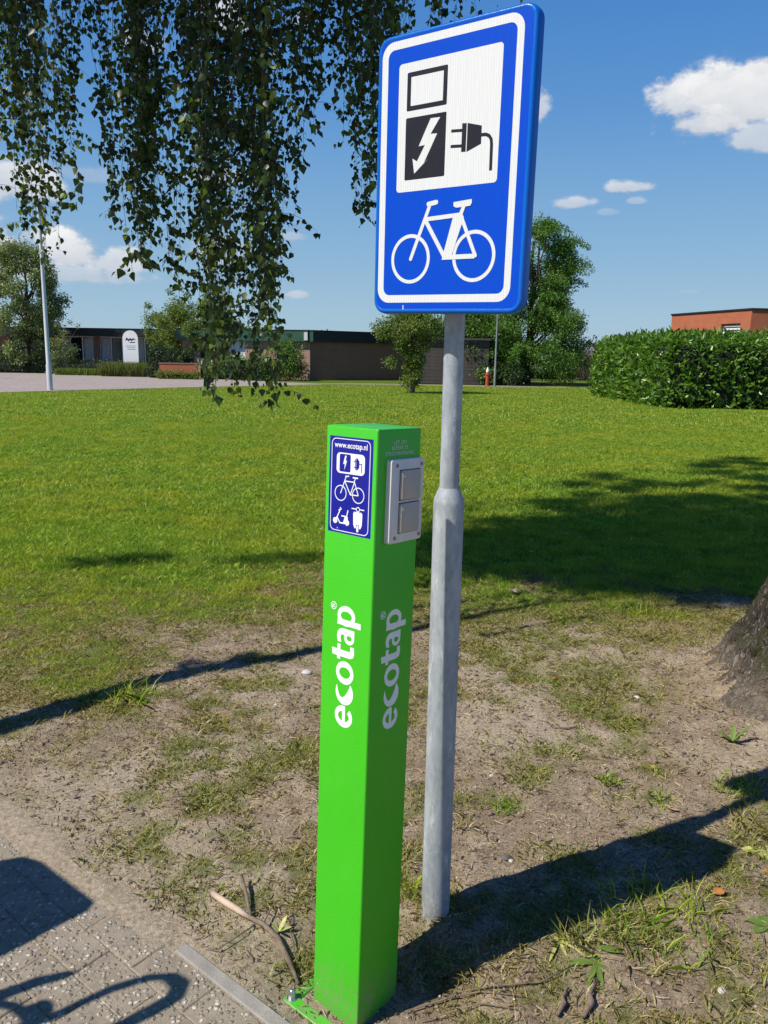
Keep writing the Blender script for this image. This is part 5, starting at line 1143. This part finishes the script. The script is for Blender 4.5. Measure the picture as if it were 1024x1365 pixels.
P_, d = clump_points(cl, 3200); leaf_cards('crown', P_, .05, .04, M_bleaf, yb_, .6, 'diamond', d, kind='stuff')
g0 = ground_at(295, 882); z = 2.95; cc = Vector((g0.x - kx * z, g0.y - ky * z, z)) - Vector(yb_.location); P_, d = clump_points([((cc.x - .1, cc.y - .05, cc.z), .07), ((cc.x + .08, cc.y + .04, cc.z + .04), .06)], 140); leaf_cards('side_shoot', P_, .05, .04, M_bleaf, yb_, .6, 'diamond', d, kind='stuff')

# ------------------------------------------------------------------ bicycle standing at the left, its shadow on the paving
M_bblack = paint('black_bicycle_enamel', (.015, .015, .017), .3, .1, 5, 0, 0); M_rub = paint('black_rubber', (.02, .02, .02), .8, .1, 5, 0, 0); M_wick = paint('dark_wicker', (.10, .065, .035), .8, .3, 20, 0, .002)
def unshadow(px, py, z): g = ground_at(px, py); return Vector((g.x - kx * z, g.y - ky * z, z))
rimA, rimB, rimC = unshadow(124, 1207, 1.12), unshadow(30, 1136, 1.12), unshadow(0, 1272, 1.12)
eu = (rimB - rimA); ev = (rimC - rimA).normalized() * .31
bc = rimA + eu * .5 + ev * .5; bike = empty('bicycle', (bc.x, bc.y, 0), label='black bicycle with a wicker basket standing outside the picture at left', cat='bicycle')
bO = Vector(bike.location); hd = Vector((-.77, .64, 0)).normalized(); sdw = Vector((hd.y, -hd.x, 0)); hub = unshadow(48, 1362, 1.05) - bO
fa = Vector((0, 0, .34)) + hd * .02; ra = fa - hd * 1.10
def wheel(c):
    w = empty('wheel', c); w.parent = bike; M_ = Matrix(((hd.x, sdw.x, 0, 0), (hd.y, sdw.y, 0, 0), (0, 0, 1, 0), (0, 0, 0, 1)))
    def tor(R_, r_, n, k):
        mb = MB(); vs = []; fs = []
        for i in range(n):
            a = 2 * math.pi * i / n
            for j in range(k): b = 2 * math.pi * j / k; vs.append(((R_ + r_ * math.cos(b)) * math.cos(a), r_ * math.sin(b), (R_ + r_ * math.cos(b)) * math.sin(a)))
        for i in range(n):
            for j in range(k): fs.append((i * k + j, i * k + (j + 1) % k, (i + 1) % n * k + (j + 1) % k, (i + 1) % n * k + j))
        return mb.add(vs, fs, 0, M_)
    tor(.325, .019, 48, 8).build('tyre', M_rub, w, smooth=True); tor(.303, .009, 48, 6).build('rim', M_steel, w, smooth=True)
    mb = MB()
    for i in range(28): a = 2 * math.pi * i / 28; mb.tube([M_ @ Vector((.02 * math.cos(a + .6), .03 * (-1) ** i, .02 * math.sin(a + .6))), M_ @ Vector((.298 * math.cos(a), 0, .298 * math.sin(a)))], .0011, 4)
    mb.tube([M_ @ Vector((0, -.05, 0)), M_ @ Vector((0, .05, 0))], .018, 10); mb.build('spokes', M_steel, w)
wheel(fa); wheel(ra)
head = hub - Vector((0, 0, .22)); bb = fa - hd * .62 + Vector((0, 0, -.05)); seat = fa - hd * .82 + Vector((0, 0, .55))
mb = MB(); mb.tube([head, bb + Vector((0, 0, .05)), bb], .016, 8); mb.tube([head - Vector((0, 0, .12)), bb], .018, 8); mb.tube([bb, seat], .015, 8); mb.tube([bb, ra], .010, 6); mb.tube([seat - Vector((0, 0, .06)), ra], .008, 6); mb.build('frame', M_bblack, bike, smooth=True)
mb = MB()
for q in (-.05, .05): mb.tube([head - Vector((0, 0, .14)), fa + Vector((0, 0, .36)) + sdw * q, fa + sdw * q], .010, 6)
mb.tube([hub + Vector((0, 0, -.02)), head - Vector((0, 0, .14))], .014, 8); mb.build('fork', M_bblack, bike, smooth=True)
hb_ = [unshadow(px, py, 1.05) - bO for px, py in ((48, 1362), (78, 1352), (110, 1336), (150, 1318), (198, 1303), (226, 1301), (240, 1312), (234, 1328), (200, 1348), (155, 1370))]
MB().tube(hb_, .0125, 8).build('handlebar', M_steel, bike, smooth=True); MB().tube([p + Vector((0, 0, .0005)) for p in hb_[5:]], [.016, .02, .02, .019, .018], 8).build('grip', M_rub, bike, smooth=True)
hl = [hub] + [unshadow(px, py, 1.05) - bO for px, py in ((20, 1342), (-20, 1335))]; MB().tube(hl, .0125, 8).build('handlebar', M_steel, bike, smooth=True)
lv = [unshadow(px, py, 1.05) - bO for px, py in ((-40, 1345), (0, 1328), (50, 1309), (94, 1298))]; MB().tube(lv, [.019, .019, .018, .012], 8).build('grip', M_rub, bike, smooth=True)
MB().lathe([(.02, 0), (.032, .01), (.032, .03), (.012, .045)], 16, 0, Matrix.Translation(unshadow(38, 1352, 1.05) - bO)).build('bell', M_steel, bike)
mb = MB(); sp = seat + Vector((0, 0, .14)); mb.tube([seat, sp], .012, 8); mb.tube([sp - hd * .13, sp - hd * .05 + Vector((0, 0, .01)), sp + hd * .14], [.085, .075, .02], 10, M=None); mb.build('saddle', M_rub, bike, smooth=True)
# basket: woven slats, bottom panel, rim
bas = empty('basket', (0, 0, 0)); bas.parent = bike
A0 = rimA - bO; ctr = A0 + (eu + ev) * .5; cor = []
for (u_, v_) in ((.04, .0), (.78, .0), (.93, .06), (1, .22), (1, .8), (.9, 1), (.1, 1), (0, .85), (0, .08)): cor.append(A0 + eu * u_ + ev * v_)
lowc = [ctr + (c - ctr) * .86 - Vector((0, 0, .26)) for c in cor]
mb = MB(); mb.tube(cor + [cor[0]], .011, 6); mb.build('rim', M_wick, bas, smooth=True)
mb = MB(); nc = len(cor); mb.add([tuple(c) for c in lowc] + [tuple(c - Vector((0, 0, .006))) for c in lowc], [tuple(range(nc)), tuple(range(nc, 2 * nc))[::-1]] + [(i, i + nc, (i + 1) % nc + nc, (i + 1) % nc) for i in range(nc)]); mb.build('bottom', M_wick, bas)
mb = MB()
for i in range(nc):
    a0, a1, b0, b1 = cor[i], cor[(i + 1) % nc], lowc[i], lowc[(i + 1) % nc]
    for k in range(19):
        t0 = (k + .03) / 19; t1 = (k + .86) / 19; p = [a0.lerp(b0, t0), a1.lerp(b1, t0), a1.lerp(b1, t1), a0.lerp(b0, t1)]; w = Vector((0, 0, 0)); nn_ = (p[1] - p[0]).cross(p[3] - p[0]).normalized() * .003
        mb.add([tuple(q) for q in p] + [tuple(q + nn_) for q in p], [(0, 1, 2, 3), (7, 6, 5, 4), (0, 4, 5, 1), (1, 5, 6, 2), (2, 6, 7, 3), (3, 7, 4, 0)])
    for k in range(5):
        t = k / 4; mb.tube([a0.lerp(a1, t), b0.lerp(b1, t)], .0045, 4)
mb.build('woven_side', M_wick, bas, kind='stuff')

# ------------------------------------------------------------------ small things on the ground
def gp_(px, py):
    g = ground_at(px, py); return Vector((g.x, g.y, float(gz(g.x, g.y))))
def clump(px, py, n, h, sp, mat, label, w=.004, lean=.6):
    g = gp_(px, py); o = tuft_mesh('grass_tuft', n, sp, h * .45, h, w, lean, mat); COL.objects.link(o); o.location = g
    return tag(o, label, 'grass tuft', 'grass tufts in the bare soil')
clump(178, 932, 90, .12, .10, M_lawn, 'fresh green grass tuft beside the long thin shadow, left of the green post')
clump(160, 938, 50, .07, .12, M_thin, 'low yellowish grass tuft just left of the fresh green one')
clump(812, 1044, 60, .06, .035, M_lawn, 'small bright green tuft above the wide post shadow')
clump(875, 1068, 70, .05, .06, M_lawn, 'low leafy green tuft right of the small bright tuft')
clump(672, 1078, 70, .05, .05, M_lawn, 'small green tuft just right of the grey pole, above its shadow')
clump(980, 1058, 110, .07, .08, M_lawn, 'green tuft at the lower edge of the sign shadow on the right')
clump(770, 1262, 70, .10, .06, M_thin, 'spreading yellow-green tuft below the wide post shadow')
clump(880, 1235, 220, .085, .17, M_lawn, 'widest patch of grass below the tip of the post shadow')
clump(855, 1262, 160, .07, .13, M_thin, 'straw coloured grass mixed into the front of the widest patch')
clump(1012, 1105, 160, .07, .10, M_thin, 'yellow-green tuft at the right edge of the picture')
clump(1010, 1300, 120, .06, .12, M_thin, 'low tuft in the lower right corner')
clump(110, 1095, 60, .05, .09, M_thin, 'sparse dry tuft near the buried paving at left')
clump(225, 1195, 70, .045, .06, M_thin, 'small ragged tuft at the sandy edge of the paving')
clump(150, 1145, 120, .04, .10, M_thin, 'low brownish green tuft left of the green post near the paving')
clump(400, 1290, 90, .045, .05, M_thin, 'small tuft against the left foot of the green post')
clump(548, 1190, 90, .06, .05, M_lawn, 'green weeds squeezed between the green post and the grey pole')
clump(840, 575 + 240, 140, .09, .14, M_lawn, 'brighter grass tuft on the edge of the tree shadow')
M_broad = leaf_mat('broad_weed_leaves', [(.09, .18, .03), (.14, .24, .04), (.2, .26, .06)], .45, .3)
M_olive = paint('pale_olive_leaf', (.34, .36, .10), .6, .25, 30, 0, .001); M_yell = paint('yellowing_leaf', (.42, .36, .08), .6, .2, 30, 0, .001); M_orange = paint('orange_fallen_leaf', (.42, .17, .05), .7, .3, 40, 0, .001); M_tanleaf = paint('tan_fallen_leaf', (.42, .30, .2), .7, .2, 40, 0, .001)
def blade_leaf(mb, base, d, L_, w, rise, curl=.3):
    s = Vector((-d.y, d.x, 0)); n = 5; vs = []; fs = []
    for i in range(n + 1):
        t = i / n; c = base + d * L_ * t + Vector((0, 0, L_ * (rise * t - curl * t * t) + .002)); ww = w * math.sin(math.pi * min(1, .12 + t * .88)) ** .8 * .5; vs += [c + s * ww, c - Vector((0, 0, ww * .3)), c - s * ww]
    for i in range(n): a = i * 3; fs += [(a, a + 3, a + 4, a + 1), (a + 1, a + 4, a + 5, a + 2)]
    mb.add(vs, fs)
def weed(px, py, n, L_, w, mat, label, rise=.6, seed=0):
    g = gp_(px, py); r = empty('broad_leaved_weed', g, label=label, cat='weed', group='broad leaved weeds'); rs = random.Random(seed)
    for i in range(n):
        a = 2 * math.pi * i / n + rs.uniform(-.3, .3); mb = MB(); blade_leaf(mb, Vector((0, 0, 0)), Vector((math.cos(a), math.sin(a), 0)), L_ * rs.uniform(.6, 1.1), w, rise * rs.uniform(.4, 1.2)); mb.build('leaf', mat, r, smooth=True)
weed(975, 1000, 5, .07, .02, M_broad, 'broad leaved green weed near the foot of the birch', 1.5, 1)
weed(372, 1246, 5, .034, .012, M_olive, 'pale yellow-green seedling behind the broken branch', 1.1, 2)
weed(795, 1290, 9, .10, .014, M_broad, 'flat rosette of long narrow leaves below the post shadow', .25, 3)
weed(745, 1262, 8, .085, .009, M_olive, 'yellow rosette of narrow blades below the post shadow', .2, 4)
weed(480 + 20, 828 + 60, 5, .05, .02, M_broad, 'small green weed behind the green post', .6, 5) if False else None
weed(1012, 1135, 4, .07, .035, M_olive, 'limp yellow leaf cluster at the right edge', .15, 6)
weed(140, 925, 5, .07, .03, M_broad, 'rounded green weed at the thin shadow on the left', .5, 7)
weed(1020, 1240, 5, .07, .03, M_broad, 'green weed at the right edge in the lower corner', .4, 8)
weed(590, 1215 + 60, 4, .04, .014, M_broad, 'tiny weed in the shadow behind the green post', .7, 9)
def fallen(px, py, L_, w, mat, a, label, curl=.5):
    g = gp_(px, py); mb = MB(); d = Vector((math.cos(a), math.sin(a), 0)); s = Vector((-d.y, d.x, 0)); n = 6; vs = []; fs = []
    for i in range(n + 1):
        t = i / n; ww = w * math.sin(math.pi * min(.97, .08 + t * .9)) * .5; c = d * L_ * (t - .5) + Vector((0, 0, .004 + L_ * curl * (t - .5) ** 2 * 1.2)); vs += [c + s * ww + Vector((0, 0, ww * .8)), c, c - s * ww + Vector((0, 0, ww * .6))]
    for i in range(n): q = i * 3; fs += [(q, q + 3, q + 4, q + 1), (q + 1, q + 4, q + 5, q + 2)]
    o = mb.add(vs, fs).build('fallen_leaf', mat, smooth=True); o.location = g; tag(o, label, 'leaf', 'fallen leaves'); o.modifiers.new('thickness', 'SOLIDIFY').thickness = .0006; return o
fallen(685, 795, .075, .06, M_tanleaf, .6, 'curled pale tan leaf on the grass right of the grey pole', 1.6)
fallen(958, 1197, .045, .028, M_orange, .4, 'orange brown leaf on the soil near the right edge')
fallen(1022, 1166, .03, .022, M_orange, 1.4, 'small bright orange leaf at the right edge')
fallen(870, 1026, .035, .022, M_yell, .9, 'small yellow leaf near the little green tuft')
fallen(895, 1080, .05, .024, M_tanleaf, 2.3, 'tan leaf just above the end of the post shadow')
fallen(740, 907, .035, .025, M_orange, .2, 'reddish leaf on the bare soil below the tree shadow')
fallen(812, 1008 + 270, .06, .02, M_broad, -.3, 'long green leaf lying flat below the yellow rosette', .2)
def stone(px, py, r, mat, label, seed):
    g = gp_(px, py); rs = random.Random(seed); mb = MB(); vs = []; fs = []; nu, nv = 10, 6
    for j in range(nv + 1):
        for i in range(nu):
            th = math.pi * j / nv; ph = 2 * math.pi * i / nu; q = r * (1 + .28 * (rs.random() - .5)) * (1 if 0 < j < nv else 1); vs.append((q * 1.3 * math.sin(th) * math.cos(ph), q * math.sin(th) * math.sin(ph), q * .55 * math.cos(th)))
    for j in range(nv):
        for i in range(nu): fs.append((j * nu + i, (j + 1) * nu + i, (j + 1) * nu + (i + 1) % nu, j * nu + (i + 1) % nu))
    o = mb.add(vs, fs).build('stone', mat, smooth=True); o.location = g + Vector((0, 0, r * .25)); o.rotation_euler = (0, 0, rs.uniform(0, 6)); tag(o, label, 'stone', 'loose stones'); return o
M_st = paint('pale_stone', (.5, .47, .43), .8, .15, 30, 0, .002, 120); M_std = paint('dark_stone', (.12, .11, .1), .8, .2, 30, 0, .002, 120)
stone(409, 897, .022, M_st, 'pale flat stone on the bare soil just left of the green post', 1)
stone(850, 934, .012, M_st, 'small white pebble on the soil left of the birch', 2)
stone(673, 1147, .012, M_std, 'small dark stone right of the grey pole above its shadow', 3)
stone(681, 1151, .007, M_st, 'tiny white pebble beside the small dark stone', 4)
stone(962, 1325, .010, M_st, 'small pale stone in the lower right corner', 5)
stone(368, 938, .008, M_st, 'tiny white chip on the soil left of the green post', 6)
stone(655, 1035, .008, M_st, 'tiny pale pebble on the soil between pole and birch', 7)
# broken branch and other sticks
M_strip = paint('stripped_pale_wood', (.46, .34, .25), .7, .25, 25, 0, .002, 90)
def stick(name, pxs, rad, mat, label, lift=.008, cat='stick', n=8):
    pts = [gp_(px, py) for px, py in pxs]; o0 = pts[0].copy(); r = empty(name, o0, label=label, cat=cat, group='sticks on the ground'); q = [p - o0 + Vector((0, 0, lift + (rad[i] if isinstance(rad, list) else rad) * .6)) for i, p in enumerate(pts)]
    MB().tube(q, rad, n).build('stem', mat, r, smooth=True); return r, q
r_, q_ = stick('broken_branch', [(284, 1198), (300, 1211), (318, 1224), (334, 1232)], [.008, .0095, .009, .006], M_strip, 'broken branch with a pale stripped end left of the green post', cat='branch')
o0 = r_.location; f_ = lambda l: [gp_(*p) - o0 + Vector((0, 0, .012)) for p in l]
MB().tube(f_([(334, 1232), (352, 1240), (370, 1256), (386, 1280), (398, 1305)]), [.006, .007, .008, .007, .004], 8).build('bark_covered_end', M_barkd, r_, smooth=True)
MB().tube([p + Vector((0, 0, .01 * i)) for i, p in enumerate(f_([(334, 1230), (329, 1208), (322, 1182)]))], [.006, .005, .0045], 7).build('side_twig', M_barkd, r_, smooth=True)
MB().tube([p + Vector((0, 0, .008)) for p in f_([(352, 1240), (362, 1222), (370, 1212)])], [.003, .002, .001], 5).build('side_twig', M_barkd, r_, smooth=True)
MB().tube([p for p in f_([(340, 1242), (290, 1272), (268, 1268)])], [.002, .0016, .001], 5).build('side_twig', M_barkd, r_, smooth=True)
MB().tube([p for p in f_([(395, 1275), (386, 1240), (392, 1215)])], [.002, .0016, .001], 5).build('side_twig', M_barkd, r_, smooth=True)
stick('stick', [(590, 1318), (660, 1322), (720, 1318), (765, 1296)], [.0015, .0025, .0025, .0012], M_barkd, 'long thin grey twig curving below the post shadow')
stick('stick', [(540, 1340), (600, 1322), (640, 1325), (700, 1335)], [.002, .0025, .0025, .001], M_barkd, 'twig reaching out from the foot of the green post')
stick('stick', [(596, 1340), (612, 1310), (606, 1290), (618, 1280)], [.0016, .0014, .001, .0006], M_barkd, 'upright forked dead twig below the post shadow', lift=.02)
stick('stick', [(560, 1352), (640, 1340), (690, 1352)], [.0016, .002, .001], M_barkd, 'lowest of the thin twigs lying below the post shadow')
stick('stick', [(742, 1364), (751, 1350), (749, 1340), (757, 1327)], [.004, .007, .0055, .0025], M_barkd, 'short dark bark stub at the bottom edge, left one')
stick('stick', [(776, 1366), (788, 1349), (785, 1337), (797, 1316)], [.006, .0085, .006, .002], M_barkd, 'longer dark bark stub at the bottom edge, right one')
stick('stick', [(735, 970), (755, 974), (770, 970)], [.003, .004, .002], M_barkd, 'short black twig on the soil left of the birch')
stick('stick', [(955, 1258), (985, 1280), (1010, 1300)], [.002, .0025, .001], M_barkd, 'thin dark twig near the lower right corner')
stick('stick', [(228, 935), (262, 925), (282, 905)], [.002, .0018, .001], M_barkd, 'thin twig on pale soil right of the green tuft')
stick('stick', [(395, 862), (398, 880)], [.003, .002], M_barkd, 'tiny dark twig above the pale flat stone')
